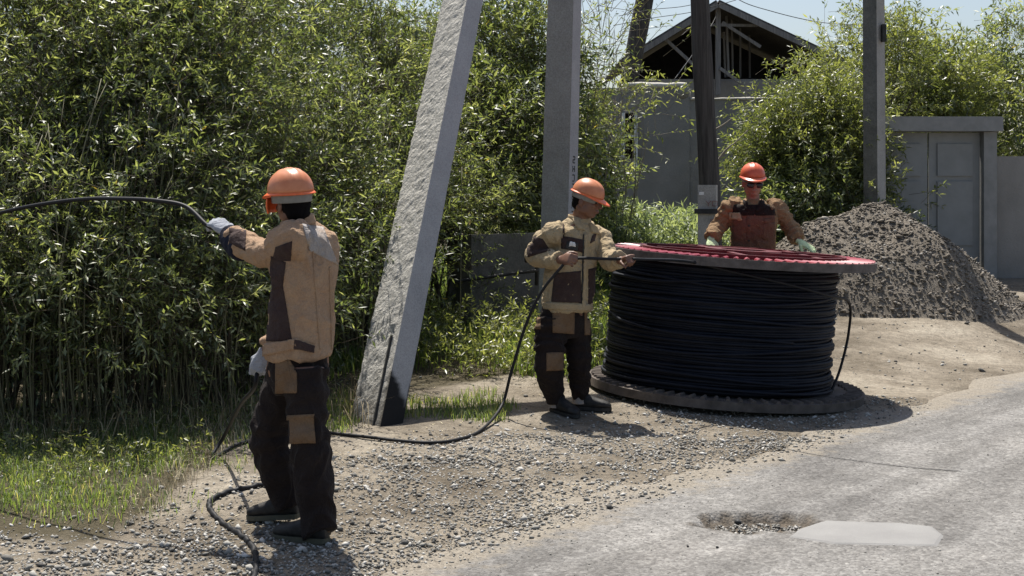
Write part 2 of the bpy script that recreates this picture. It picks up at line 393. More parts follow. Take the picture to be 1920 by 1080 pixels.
xs = grid_lines(-500, 500, -5.0, 8, .07); ys = grid_lines(-40, 900, 4.5, 19, .07)
X, Y, f = sheet(xs, ys); Z = gz(X, Y)
fade = smooth(60, 20, np.hypot(X, Y))
Z = Z+.008*fade*np.array([noise.noise((float(a)*4, float(b)*4, 0)) if (abs(a) < 9 and 4 < b < 20) else 0 for a, b in zip(X, Y)])*smooth(.1, .5, -((X-EO[0])*EN[0]+(Y-EO[1])*EN[1]))
ground = npmesh('ground', np.stack([X, Y, Z], 1), f, M_GROUND, smooth_=True, attrs={'veg': ('POINT', vegmask(X, Y))})
tag(ground, kind='structure')

def edge_n(v): return .07*np.sin(v*2.1+.4)+.05*np.sin(v*5.3+1)+.03*np.sin(v*13.7)+.02*np.sin(v*31.0)
us = np.concatenate([np.array([0, .015, .04, .08]), np.arange(.12, 3.2, .03), np.array([3.3, 3.5, 4, 5, 6, 7.5])])
vs_ = grid_lines(-14, 120, -1.5, 5.5, .03, 1.3)
U, V, f = sheet(us, vs_)
en = edge_n(V)
xx = EO[0]+ET[0]*V+EN[0]*(U+en*np.clip(1-U/.6, 0, 1)); yy = EO[1]+ET[1]*V+EN[1]*(U+en*np.clip(1-U/.6, 0, 1))
hc = P(1418, 986, 0)  # placeholder
def road_pt(px, py): 
    D = CAMH*F/(py-HY); return np.array([(px-960)*D/F, D])
h0 = road_pt(1312, 976); h1 = road_pt(1530, 990); hcn = (h0+h1)/2
dx = xx-hcn[0]; dy = yy-hcn[1]
wob = .12*np.sin(dx*17+1)+.1*np.sin(dy*31)+.08*np.sin(dx*41+dy*23)
rr_ = np.sqrt((dx/.32)**2+(dy/.20)**2)+wob
hole = smooth(1.12, .8, rr_)
zz = -.055*hole+.012
zz = zz-.02*smooth(.05, 0, U)
zz += .008*hole*np.sin(dx*90)*np.sin(dy*80)
road = npmesh('road', np.stack([xx, yy, zz], 1), f, M_ROAD, smooth_=True, attrs={'hole': ('POINT', smooth(1.18, .85, rr_+.1*np.sin(dx*60))), 'dirt': ('POINT', smooth(.75, .0, U)*.62)})
tag(road, kind='structure')
# concrete patch set in the road beside the pothole
pp = [road_pt(1475, 1012), road_pt(1500, 995), road_pt(1545, 980), road_pt(1600, 982), road_pt(1690, 985), road_pt(1752, 992), road_pt(1775, 1010), road_pt(1762, 1030), road_pt(1680, 1029), road_pt(1560, 1026)]
mb = MB(); n_ = len(pp)
ins = [p+(np.mean(pp, 0)-p)/np.linalg.norm(np.mean(pp, 0)-p)*.03 for p in pp]
def rz_(p): return .012
mb.add([(p[0], p[1], rz_(p)-.004) for p in pp]+[(p[0], p[1], rz_(p)+.005) for p in ins],
       [[i, (i+1) % n_, n_+(i+1) % n_, n_+i][::-1] for i in range(n_)]+[[n_+i for i in range(n_)][::-1]])
o = mb.build('road_patch', M_PATCH); tag(o, kind='structure')
# dark strip painting an overhead wire's shadow on the asphalt
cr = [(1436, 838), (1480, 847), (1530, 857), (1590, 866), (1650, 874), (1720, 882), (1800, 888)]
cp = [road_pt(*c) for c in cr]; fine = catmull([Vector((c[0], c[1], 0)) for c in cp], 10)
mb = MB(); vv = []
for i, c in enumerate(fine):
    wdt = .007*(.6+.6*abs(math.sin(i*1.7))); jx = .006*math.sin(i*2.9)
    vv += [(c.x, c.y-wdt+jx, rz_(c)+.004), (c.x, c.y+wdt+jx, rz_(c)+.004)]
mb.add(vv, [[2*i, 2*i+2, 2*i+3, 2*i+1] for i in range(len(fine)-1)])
o = mb.build('wire_shadow_strip', M_IRON); tag(o, kind='structure')

# ------------------------------------------------------------------ stones, straw and grass
ICO_V = None
def ico():
    t = (1+5**.5)/2
    v = np.array([(-1,t,0),(1,t,0),(-1,-t,0),(1,-t,0),(0,-1,t),(0,1,t),(0,-1,-t),(0,1,-t),(t,0,-1),(t,0,1),(-t,0,-1),(-t,0,1)], float)
    v /= np.linalg.norm(v[0])
    f = np.array([(0,11,5),(0,5,1),(0,1,7),(0,7,10),(0,10,11),(1,5,9),(5,11,4),(11,10,2),(10,7,6),(7,1,8),(3,9,4),(3,4,2),(3,2,6),(3,6,8),(3,8,9),(4,9,5),(2,4,11),(6,2,10),(8,6,7),(9,8,1)])
    return v, f
def stones(name, pts, size, mat, parent=None, flat=.6, small=False):
    v0, f0 = ico(); n = len(pts)
    if small:
        v0 = np.array([(1,0,0),(-1,0,0),(0,1,0),(0,-1,0),(0,0,1),(0,0,-1)], float); f0 = np.array([(0,2,4),(2,1,4),(1,3,4),(3,0,4),(2,0,5),(1,2,5),(3,1,5),(0,3,5)])
    nv_ = len(v0); nf_ = len(f0)
    sc_ = np.stack([RNG.uniform(.7, 1.4, n), RNG.uniform(.6, 1.1, n), RNG.uniform(.4, .8, n)*flat/.6], 1)*size[:, None]
    v = v0[None]*(1+RNG.uniform(-.28, .28, (n, nv_)))[:, :, None]*sc_[:, None, :]
    a = RNG.uniform(0, 6.28, n); ca, sa = np.cos(a)[:, None], np.sin(a)[:, None]
    tl = RNG.normal(0, .35, n)[:, None]
    x = v[:, :, 0]*ca-v[:, :, 1]*sa; y = v[:, :, 0]*sa+v[:, :, 1]*ca; z = v[:, :, 2]+x*tl
    v = np.stack([x, y, z], 2)+pts[:, None, :]
    f = f0[None]+(np.arange(n)*nv_)[:, None, None]
    return npmesh(name, v.reshape(-1, 3), f.reshape(-1, 3), mat, parent, attrs={'rnd': ('FACE', np.repeat(RNG.random(n), nf_))})
def scatter(n, xlo, xhi, ylo, yhi, dens):
    x = RNG.uniform(xlo, xhi, n); y = RNG.uniform(ylo, yhi, n); k = RNG.random(n) < dens(x, y); return x[k], y[k]
def uroad(x, y): return (x-EO[0])*EN[0]+(y-EO[1])*EN[1]
def lump(x, y, s=1.0, ph=0): return .5+.25*np.sin(x*2.3*s+y*1.1*s+ph)+.25*np.sin(-x*1.4*s+y*3.1*s+2*ph)
def d_gravel(x, y):
    wd = -uroad(x, y)
    base = smooth(-.38, .05, wd)*smooth(2.0, 1.1, wd)*(.25+.75*lump(x, y))
    base = np.maximum(base, .95*smooth(-.02, .1, wd)*smooth(.9, .5, wd)*lump(x, y, 1.7, 1))
    base *= np.where(y > 9.2, .35, 1)
    near = smooth(7.2, 6.3, y)*smooth(-.3, .1, wd)
    return np.clip(np.maximum(base, near*.9)*(1-vegmask(x, y)*.95), 0, 1)
x, y = scatter(140000, -3.2, 3.2, 5.0, 11, d_gravel)
sz = np.clip(RNG.lognormal(np.log(.0064), .5, len(x)), .003, .026)
o = stones('gravel_stones', np.stack([x, y, gz(x, y)+sz*.25+.006*(uroad(x, y) > -.02)*0+np.where(uroad(x, y) > 0, .09*smooth(-.1, .25, uroad(x, y))+.012, 0)], 1), sz, M_STONE, small=True)
tag(o, 'grey crushed gravel strewn over the dirt verge beside the road', 'gravel', kind='stuff')
x, y = scatter(9000, -4, 8, 5.0, 18, lambda x, y: smooth(-.2, .4, -uroad(x, y))*.6)
sz = np.clip(RNG.lognormal(np.log(.007), .55, len(x)), .003, .035)
o = stones('scattered_pebbles', np.stack([x, y, gz(x, y)+sz*.3], 1), sz, M_STONE)
tag(o, 'sparse pebbles over the bare dirt around the reel', 'pebbles', kind='stuff')
# loose bits on the road and in the pothole
a = RNG.uniform(0, 6.28, 420); r_ = np.sqrt(RNG.random(420))*.95
x = hcn[0]+np.cos(a)*.28*r_; y = hcn[1]+np.sin(a)*.15*r_-.01
x2, y2 = scatter(26000, -1, 4.2, 5.2, 11, lambda x, y: smooth(.0, .2, uroad(x, y))*(.12+.5*smooth(1.0, .1, uroad(x, y))+.25*lump(x, y, 2)**2))
x = np.concatenate([x, x2]); y = np.concatenate([y, y2])
sz = np.concatenate([RNG.uniform(.004, .013, 420), np.clip(RNG.lognormal(np.log(.0028), .4, len(x2)), .0015, .008)])
zr = np.full(len(x), .012); zr[:420] -= .046
o = stones('road_grit', np.stack([x, y, zr+sz*.2], 1), sz, M_STONE, small=True); tag(o, 'small grit lying on the asphalt and in the pothole', 'grit', kind='stuff')
for (px, py, s_, lab) in ((1384, 984, .018, 'pale round stone lying in the road pothole'), (1290, 1030, .012, 'small dark stone on the asphalt left of the pothole'), (1345, 1032, .013, 'small dark stone on the asphalt below the pothole')):
    p = road_pt(px, py); o = stones('stone', np.array([[p[0], p[1], rz_(p)+.002]]), np.array([s_]), M_PAPER if s_ > .02 else M_IRON); tag(o, lab, 'stone')

def strips(name, pts, h, wd, mat, parent=None, lean=.5, flatlie=False, rnd=None):
    """bent blades: 5 verts, quad split into 3 triangles"""
    n = len(pts); a = RNG.uniform(0, 6.28, n); b = a+1.57+RNG.normal(0, .5, n)
    sd_ = np.stack([np.cos(a), np.sin(a), np.zeros(n)], 1)*(wd/2)[:, None]
    ln = np.stack([np.cos(b), np.sin(b), np.zeros(n)], 1)
    up = np.array([0, 0, 1.0]); L = (RNG.uniform(.1, 1, n)*lean)[:, None]
    if flatlie:
        m = pts+ln*(h*.5)[:, None]+up*(.15*h*RNG.random(n))[:, None]; t = pts+ln*h[:, None]+up*(.12*h*RNG.random(n))[:, None]
    else:
        m = pts+up*(h*.55)[:, None]+ln*(h[:, None]*.22*L); t = pts+up*(h*(1-.35*L[:, 0]))[:, None]+ln*(h[:, None]*.75*L)
    v = np.stack([pts-sd_, pts+sd_, m-sd_*.8, m+sd_*.8, t], 1).reshape(-1, 3)
    f = np.array([(0, 1, 3), (0, 3, 2), (2, 3, 4)])[None]+(np.arange(n)*5)[:, None, None]
    r = RNG.random(n) if rnd is None else rnd
    return npmesh(name, v, f.reshape(-1, 3), mat, parent, attrs={'rnd': ('FACE', np.repeat(r, 3))})
def pxpy(x, y): return 960+F*x/y, HY+F*(CAMH-gz(x, y))/y
def grass_area(name, n, box, dens, h, wd, lab, dry=0., lean=.9):
    x, y = scatter(n, *box, dens)
    hh = h*RNG.uniform(.4, 1.25, len(x)); r = np.clip(RNG.random(len(x))*.8+np.where(RNG.random(len(x)) < dry, .35, 0), 0, 1)
    o = strips(name, np.stack([x, y, gz(x, y)-.005], 1), hh, wd*RNG.uniform(.6, 1.3, len(x)), M_GRASS, lean=lean, rnd=r)
    tag(o, lab, 'grass', kind='stuff')
def d_left(x, y):
    px, py = pxpy(x, y); return smooth(1.2, .3, (px+(py-850)*1.1-250)/200+.25*np.sin(x*6)+.2*np.sin(y*7))*smooth(6.5, 7.0, y)*(.35+.65*lump(x, y, 3, 1))
grass_area('verge_grass', 40000, (-4.0, -1.2, 6.2, 9.8), d_left, .085, .0045, 'soft green grass below the willow hedge at left', .22, 1.5)
pts = []
for _ in range(150):
    hx = lambda px, D: (px-960)*D/F
    px = RNG.uniform(-60, 430); py = RNG.uniform(800, 930); D_w = 1.57*F/(py-HY); x = hx(px, D_w)
    if d_left(np.array(x), np.array(D_w)) > .3: pts.append((x, D_w, gp(x, D_w)+RNG.uniform(.0, .06), .6))
WEEDPTS = np.array(pts)
def d_mid(x, y):
    px, py = pxpy(x, y)
    a = smooth(1.25, .6, np.hypot((px-840)/120, (py-768)/24)+.3*np.sin(x*9)+.2*np.sin(y*13))
    b = smooth(1.3, .5, np.hypot((px-630)/60, (py-775)/35)+.2*np.sin(x*12))
    c = .5*smooth(640, 600, px)*smooth(720, 760, py)*smooth(870, 800, py)*smooth(600, 480, px-0*py)
    return np.clip(np.maximum(np.maximum(a, b), c), 0, 1)
grass_area('tufts_by_leaning_pole', 26000, (-3, .6, 8, 11.5), d_mid, .085, .007, 'low green tufts around the foot of the leaning concrete pole', .3, 1.0)
def d_back(x, y):
    px, py = pxpy(x, y); return smooth(11.2, 12.3, y+.3*np.sin(x*3))*smooth(1.6, 2.6, -uroad(x, y))*smooth(1470, 1380, px)*(.35+.65*lump(x, y, 2))
grass_area('bank_grass', 60000, (-2.5, 4.2, 11, 21), d_back, .2, .013, 'bright green tall grass on the bank behind the poles', .08)
x, y = scatter(9000, -3.3, 1.4, 6.4, 12, lambda x, y: np.clip(smooth(1.4, 2.2, -uroad(x, y)), 0, 1)*.6*lump(x, y, 2, 2)+.03)
hh = RNG.uniform(.015, .06, len(x))
o = strips('dry_straw_litter', np.stack([x, y, gz(x, y)+.004], 1), hh, RNG.uniform(.003, .008, len(x)), M_STRAW, flatlie=True)
tag(o, 'dry straw and leaf litter on the dirt verge', 'straw', kind='stuff')
def d_dry(x, y):
    px, py = pxpy(x, y); a = smooth(90, 20, np.abs(px+(py-850)*1.1-400-40*np.sin(x*5)))*smooth(6.5, 7, y); b = smooth(60, 10, np.abs(py-790-20*np.sin(x*6)))*smooth(640, 560, px)*.6
    return np.clip(np.maximum(a, b), 0, 1)*(.4+.6*lump(x, y, 3))
x, y = scatter(30000, -4, -.4, 6.3, 10, d_dry)
o = strips('dry_grass_stalks', np.stack([x, y, gz(x, y)+.002], 1), RNG.uniform(.03, .12, len(x)), RNG.uniform(.002, .005, len(x)), M_STRAW, lean=1.3); tag(o, 'bleached dry grass between the green grass and the gravel', 'dry grass', kind='stuff')
n = 1000; x = RNG.uniform(-3.9, -.9, n); y = 8.75+np.clip((x+2.6)*.55, 0, 3)+RNG.normal(0, .35, n)
o = strips('dead_stalks', np.stack([x, y, gz(x, y)], 1), RNG.uniform(.08, .36, n), RNG.uniform(.003, .006, n), M_STRAW, lean=1.5, rnd=RNG.uniform(0, .35, n)); tag(o, 'dead brown stalks along the foot of the hedge', 'dead stalks', kind='stuff')

# ------------------------------------------------------------------ shrubs
def norm(a): return a/np.maximum(np.linalg.norm(a, axis=-1, keepdims=True), 1e-9)
def leaf_mesh(name, base, ld_, nrm, L, W, mat, parent, rnd):
    n = len(base); sd_ = norm(np.cross(ld_, nrm)); nr = norm(np.cross(sd_, ld_))
    mid = base+ld_*(L*.45)[:, None]+nr*(-.06*L)[:, None]
    v = np.stack([base, mid-sd_*(W/2)[:, None]+nr*(W*.2)[:, None], base+ld_*L[:, None]-nr*(.12*L)[:, None], mid+sd_*(W/2)[:, None]+nr*(W*.2)[:, None]], 1)
    f = np.array([(0, 1, 2), (0, 2, 3)])[None]+(np.arange(n)*4)[:, None, None]
    return npmesh(name, v.reshape(-1, 3), f.reshape(-1, 3), mat, parent, attrs={'rnd': ('FACE', np.repeat(rnd, 2))})
def foliage(parent, clumps, ntw, nleaf, tl, L, W, mat, name='crown', sig=.22, droop=.3, cen=None, stemmat=None, twr=.0018, upb=.5, rshift=None):
    """clumps (k,4): centre + size"""
    k = len(clumps); wgt = clumps[:, 3]**2; idx = RNG.choice(k, ntw, p=wgt/wgt.sum())
    org = clumps[idx, :3]+RNG.normal(0, 1, (ntw, 3))*(sig*clumps[idx, 3])[:, None]*np.array([1, 1, .85])
    cen = np.array(cen)
    d = norm(norm(org-cen)*np.array([1, 1, .5])+RNG.normal(0, .55, (ntw, 3))+np.array([0, 0, upb]))
    ll = tl*RNG.uniform(.6, 1.3, ntw)
    t = (np.arange(nleaf)+.4)/nleaf
    T = t[None, :, None]
    pos = org[:, None]+d[:, None]*ll[:, None, None]*T+np.array([0, 0, -1.])*droop*ll[:, None, None]*T**2
    dd = norm(d[:, None]+np.array([0, 0, -1.])*2*droop*T)
    s = norm(np.cross(dd, np.array([.13, .21, 1.]))); q = np.cross(dd, s)
    ph = np.arange(nleaf)[None, :]*2.4+RNG.uniform(0, 6.28, (ntw, 1))
    sv = s*np.cos(ph)[..., None]+q*np.sin(ph)[..., None]
    ldv = norm(dd*.8+sv*.75+RNG.normal(0, .28, dd.shape)+np.array([0, 0, -.18]))
    nr = norm(RNG.normal(0, .75, dd.shape)+np.array([0, 0, .9]))
    n = ntw*nleaf
    LL = L*RNG.uniform(.55, 1.25, n); WW = W*RNG.uniform(.7, 1.25, n)
    base_r = np.repeat(RNG.normal(0, .16, k)[idx], nleaf)
    r = np.clip(.42+base_r+RNG.normal(0, .2, n)+np.repeat(RNG.normal(0, .08, ntw), nleaf), 0, .94)
    r = np.where(RNG.random(n) < .006, 1.0, r)
    if rshift is not None: r = np.clip(r+rshift, 0, 1)
    o = leaf_mesh(name, pos.reshape(-1, 3), ldv.reshape(-1, 3), nr.reshape(-1, 3), LL, WW, mat, parent, r)
    tag(o, kind='stuff')
    # twigs as thin triangular prisms
    tip = pos[:, -1]; midp = pos[:, nleaf//2]; st = org-d*ll[:, None]*.5
    ss = norm(np.cross(d, np.array([.1, .3, 1.])))*twr; qq = norm(np.cross(d, ss))*twr
    vv = []
    for c, sc_ in ((st, 1.5), (midp, 1.), (tip, .4)):
        vv += [c+ss*sc_, c-ss*.5*sc_+qq*.87*sc_, c-ss*.5*sc_-qq*.87*sc_]
    v = np.stack(vv, 1).reshape(-1, 3)
    fl = []
    for a_ in (0, 3):
        for j in range(3): fl.append((a_+j, a_+(j+1) % 3, a_+3+(j+1) % 3, a_+3+j))
    f = np.array(fl)[None]+(np.arange(ntw)*9)[:, None, None]
    o2 = npmesh('twigs', v, f.reshape(-1, 4), stemmat or M_BARK, parent); tag(o2, kind='stuff')
    return o
def make_clumps(c, rad, n, zlo, shell=.55, size=(.7, 1.3), slope_=0.):
    c = np.array(c); rad = np.array(rad); d = norm(RNG.normal(0, 1, (n, 3)))
    r = RNG.uniform(shell**3, 1, n)**(1/3)*(1+.14*np.sin(d[:, 0]*5+1)+.12*np.sin(d[:, 2]*6+d[:, 1]*4))
    p = c+d*r[:, None]*rad
    p[:, 2] = np.maximum(p[:, 2], zlo+RNG.uniform(0, .35, n))
    p[:, 1] += slope_*np.clip(p[:, 2]-1.0, 0, 9)
    return np.concatenate([p, RNG.uniform(*size, n)[:, None]], 1)
def stems(parent, base, clumps, n, r0=.02, spread=.3, name='stem', mat=None, individual=3):
    ids = RNG.choice(len(clumps), n)
    many = MB()
    for j, i in enumerate(ids):
        e = Vector(clumps[i, :3]); ang = RNG.uniform(0, 6.28); rr = spread*RNG.random()**.5
        b = Vector((base[0]+math.cos(ang)*rr*1.0, base[1]+math.sin(ang)*rr*.7, 0)); b.z = gp(b.x, b.y)-.05
        m1 = b.lerp(e, .4)+Vector((RNG.normal(0, .06), RNG.normal(0, .06), .22)); m2 = b.lerp(e, .75)+Vector((RNG.normal(0, .08), RNG.normal(0, .08), .15))
        pts = catmull([b, m1, m2, e], 5); rad = r0*RNG.uniform(.5, 1.2)
        rl = [rad*(1-.8*k/(len(pts)-1)) for k in range(len(pts))]
        if j < individual:
            mb = MB(); mb.tube(pts, rl, 7); mb.build('trunk', mat or M_BARK, parent, True)
        else: many.tube(pts, rl, 5)
    if many.v:
        o = many.build('stems', mat or M_BARK, parent, True); tag(o, kind='stuff')
def shrub(name, label, group, base, c, rad, ncl, ntw, nleaf=12, tl=.32, L=.075, W=.019, mat=None, zlo=.9, low=0, nstem=20, r0=.016, spread=.35, shell=.5, sig=.22, twr=.0018, rshift=None, droop=.3, stemmat=None, individual=2, slope_=0.):
    e = empty(name, (base[0], base[1], gp(*base)), label, 'shrub' if 'tree' not in name else 'tree', group)
    cl = make_clumps(c, rad, ncl, zlo, shell, slope_=slope_)
    foliage(e, cl, ntw, nleaf, tl, L, W, mat or M_LEAF, cen=(c[0], c[1], c[2]-rad[2]*.4), sig=sig, twr=twr, rshift=rshift, droop=droop, stemmat=stemmat)
    stems(e, base, cl, nstem, r0, spread, individual=individual, mat=stemmat)
    if low:
        x = base[0]+RNG.normal(0, rad[0]*.55, low); y = base[1]+RNG.normal(0, .35, low); z = gz(x, y)+RNG.uniform(0, 1, low)**1.2*(zlo+.3)
        cl2 = np.stack([x, y, z, np.full(low, .8)], 1)
        foliage(e, cl2, int(low*9), 9, .26, L*.9, W, mat or M_LEAF, name='low_foliage', cen=(c[0], c[1]+.6, .3), sig=.16, rshift=-.12)
    return e
# the hedge runs from front left to the middle distance
def hx(px, D): return (px-960)*D/F
GH = 'willow shrubs of the hedge along the verge'
H = [(-130, 8.7, 'willow shrub at the far left end of the hedge, beyond where the cable leaves'),
     (90, 8.8, 'second willow shrub from the left in the hedge, behind the raised cable'),
     (270, 9.1, 'willow shrub behind the raised glove of the nearest worker'),
     (450, 10.3, 'willow shrub directly behind the orange helmet of the nearest worker'),
     (620, 12.0, 'willow shrub just left of the leaning concrete pole'),
     (790, 13.8, 'willow shrub seen on both sides of the leaning concrete pole')]
for i, (px, D, lab) in enumerate(H):
    x = hx(px, D); b = (x, D+.5)
    shrub('willow_shrub', lab, GH, b, (x, D+.25, 2.1), (.85, .6, 1.85), 96, 3300, 13, .27, .062, .0155, zlo=.75+.1*i*(i > 3), low=24 if i < 5 else 16, nstem=34, spread=.5, shell=.55, individual=4, slope_=.75 if i < 4 else .95)
M_SHOOT = mat_plain('olive_shoot', (.15, .14, .075), .7)
for i, (px, D, lab) in enumerate(H[:5]):
    e = [o_ for o_ in C.objects if o_.get('label') == lab][0]; mb = MB()
    for k in range(46):
        x = hx(px, D)+RNG.normal(0, .42); y = D+.1+RNG.normal(0, .16)+(x-hx(px, D))*.3; z = gp(x, y)-.03; h_ = RNG.uniform(1.0, 2.3); lx_ = RNG.normal(0, .16)
        p0_ = Vector((x, y, z)); p1_ = p0_+Vector((lx_*.4+RNG.normal(0, .03), -.05, h_*.5)); p2_ = p0_+Vector((lx_*1.3, .22*h_-.1, h_)); rr0 = RNG.uniform(.0035, .0075)
        c_ = catmull([p0_, p1_, p2_], 4); mb.tube(c_, [rr0*(1-.6*j/(len(c_)-1)) for j in range(len(c_))], 4)
    tag(mb.build('shoots', M_SHOOT, e, True), kind='stuff')
# dark inner row behind so that no daylight shows through low down
for i, (px, D, lab) in enumerate([(-60, 10.6, 'dark willow behind the far left end of the hedge'), (180, 10.9, 'dark willow in the back row left of the raised glove'), (370, 11.3, 'dark willow in the back row between glove and helmet'), (540, 12.0, 'dark willow in the back row behind the nearest worker')]):
    x = hx(px, D); b = (x, D+.5)
    shrub('willow_shrub', lab, 'willows of the back row of the hedge', b, (x, D+1.0, 1.9), (1.05, .6, 2.3), 60, 1100, 12, .4, .09, .028, zlo=.15, nstem=16, spread=.7, shell=.2, individual=2, slope_=.7)
x = hx(925, 15.2)
shrub('willow_shrub', 'willow shrub overhanging the concrete slab between the two concrete poles', GH, (x-.3, 15.9), (x, 15.3, 2.5), (1.0, .7, 1.5), 80, 2500, 13, .38, .10, .026, zlo=1.15, slope_=.5, nstem=14, spread=.3, individual=2)
x = hx(1080, 17)
shrub('willow_shrub', 'willow shrub between the upright concrete pole and the small window', GH, (x, 17.4), (x-.12, 17.2, 1.65), (.38, .45, 1.15), 54, 1300, 12, .36, .105, .028, zlo=.75, nstem=16, spread=.4, individual=2)
x = hx(1185, 16.3)
shrub('sparse_shrub', 'thin brownish twigs with few leaves hanging before the pale wall top', None, (x-.2, 17.0), (x-.05, 16.8, 2.65), (.45, .4, .45), 12, 80, 9, .4, .085, .024, mat=M_LEAFY, zlo=1.9, nstem=14, r0=.009, spread=.2, rshift=.1, stemmat=M_TWIG, individual=1)
# bare twiggy shrub reaching to the sky
x = hx(1120, 16)
shrub('bare_twig_shrub', 'tall pale twigs with sparse leaves against the sky right of the upright pole', None, (x-.3, 16.6), (x, 16.6, 3.5), (.55, .4, .75), 30, 150, 9, .5, .075, .018, mat=M_LEAFY, zlo=2.6, nstem=34, r0=.008, spread=.25, stemmat=M_TWIG, individual=1, twr=.003)
# round bush on the right, tree beyond it
x = hx(1530, 18.5)
shrub('round_bush', 'large yellow-green bush before the open gable house', None, (x, 18.9), (x+.12, 18.8, 1.85), (.76, .7, 1.35), 95, 4200, 12, .32, .085, .021, mat=M_LEAFY, zlo=.6, low=30, nstem=24, spread=.4, shell=.5, individual=3)
x = hx(1495, 18.5)
shrub('round_bush', 'smaller yellow-green bush at the left foot of the large one', None, (x, 18.6), (x+.05, 18.6, 2.15), (.42, .5, .62), 34, 1000, 12, .3, .085, .021, mat=M_LEAFY, zlo=1.5, nstem=10, individual=1)
x = hx(1600, 22)
shrub('slender_tree', 'airy light tree behind the large bush and the right concrete pole', None, (x, 22), (x+.35, 22, 3.3), (.75, .7, 1.3), 60, 900, 11, .4, .10, .026, mat=M_LEAFY, zlo=2.0, nstem=20, r0=.03, individual=2)
x = hx(1740, 24)
shrub('slender_tree', 'leafy tree beyond the grey gate at right', None, (x, 24), (x, 24, 2.7), (1.4, 1.0, 1.45), 70, 2400, 11, .42, .12, .034, mat=M_LEAFY, zlo=1.2, nstem=16, r0=.03, individual=2)
x = hx(1900, 25)
shrub('slender_tree', 'dark leafy tree farthest right beyond the grey gate', None, (x, 25), (x, 25, 2.7), (1.4, 1.0, 1.9), 70, 2400, 11, .42, .12, .034, mat=M_LEAF, zlo=1.0, nstem=16, r0=.03, individual=2)
# dark low shrub at right of house foot
x = hx(1560, 17.8)
shrub('dark_shrub', 'dense dark green shrub below the large bush, behind the gravel heap', None, (x, 17.9), (x, 18.0, 1.1), (.85, .35, .8), 60, 1800, 11, .28, .085, .026, mat=M_LEAF, zlo=.4, nstem=12, individual=1, rshift=-.05)
# far tree line to the horizon
dw = empty('distant_wood', (0, 80, 0), 'far belt of trees closing the view beyond the houses', 'woodland'); dw['kind'] = 'stuff'
cls = []
for i in range(26):
    x = -60+i*5.2+RNG.uniform(-1.5, 1.5); yy_ = RNG.uniform(62, 95); hh = RNG.uniform(1.8, 3.0)
    cls.append(make_clumps((x, yy_, .6+hh*.6), (3.2, 2, hh*.8), 26, .4, .4))
foliage(dw, np.concatenate(cls), 7000, 6, 1.0, .55, .3, M_LEAF, cen=(0, 80, -20), sig=.8, twr=.01)

# weeds on the bank
def weeds(name, lab, px0, px1, D0, D1, n, h, L, W, mat, nl=14, tl=.5, group=None, droop=.1):
    for i in range(n):
        D = RNG.uniform(D0, D1); px = RNG.uniform(px0, px1); x = hx(px, D); z = gp(x, D)
        yield x, D, z
e = empty('tall_weeds', (hx(1220, 17.5), 17.5, gp(hx(1220, 17.5), 17.5)), 'silvery broad-leaved weeds below the grey plaster wall', 'weeds')
e['kind'] = 'stuff'
pts = []
for _ in range(230):
    D = RNG.uniform(16.6, 19.5); px = RNG.uniform(1125, 1320) if RNG.random() < .75 else RNG.uniform(1340, 1500); x = hx(px, D)
    pts.append((x, D, gp(x, D)+RNG.uniform(.05, .72), RNG.uniform(.6, 1.1)))
foliage(e, np.array(pts), 1500, 11, .32, .12, .026, M_LEAFS, name='weed_leaves', cen=(hx(1220, 17.5), 18, -1.5), sig=.12, upb=1.4, droop=.35, twr=.003, stemmat=M_LEAFS)
# olive broom-like tussock
x0_, D_ = hx(1262, 15.5), 15.5; n = 1500
a = RNG.uniform(0, 6.28, n); r_ = np.sqrt(RNG.random(n))*.16
p = np.stack([x0_+np.cos(a)*r_, D_+np.sin(a)*r_, np.full(n, gp(x0_, D_))], 1)
o = strips('broom_tussock', p, RNG.uniform(.35, .85, n), np.full(n, .006), M_STRAW, lean=.45, rnd=RNG.uniform(0, .35, n))
o.data.materials[0] = M_GRASS; tag(o, 'olive broom-like tussock left of the timber pole', 'tussock', kind='stuff')
e = empty('verge_weeds', (-2.2, 7.9, gp(-2.2, 7.9)), 'small broad-leaved weeds among the grass at left', 'weeds'); e['kind'] = 'stuff'
foliage(e, WEEDPTS, 520, 7, .11, .035, .011, M_LEAFY, name='weed_leaves', cen=(-2.2, 8, -1.5), sig=.10, upb=.8, droop=.5, twr=.001)
# low creeping plants by the slab
pts = []
for _ in range(120):
    px = RNG.uniform(760, 1130); D = RNG.uniform(11.4, 14.5); x = hx(px, D); pts.append((x, D, gp(x, D)+RNG.uniform(.0, .22), .8))
e = empty('undergrowth', (hx(880, 12.6), 12.6, gp(hx(880, 12.6), 12.6)), 'mixed green undergrowth before the concrete slab', 'undergrowth'); e['kind'] = 'stuff'
foliage(e, np.array(pts), 900, 9, .22, .06, .016, M_LEAFY, name='undergrowth_leaves', cen=(hx(880, 13), 13, -1.5), sig=.14, upb=1.0, droop=.4, twr=.0015)

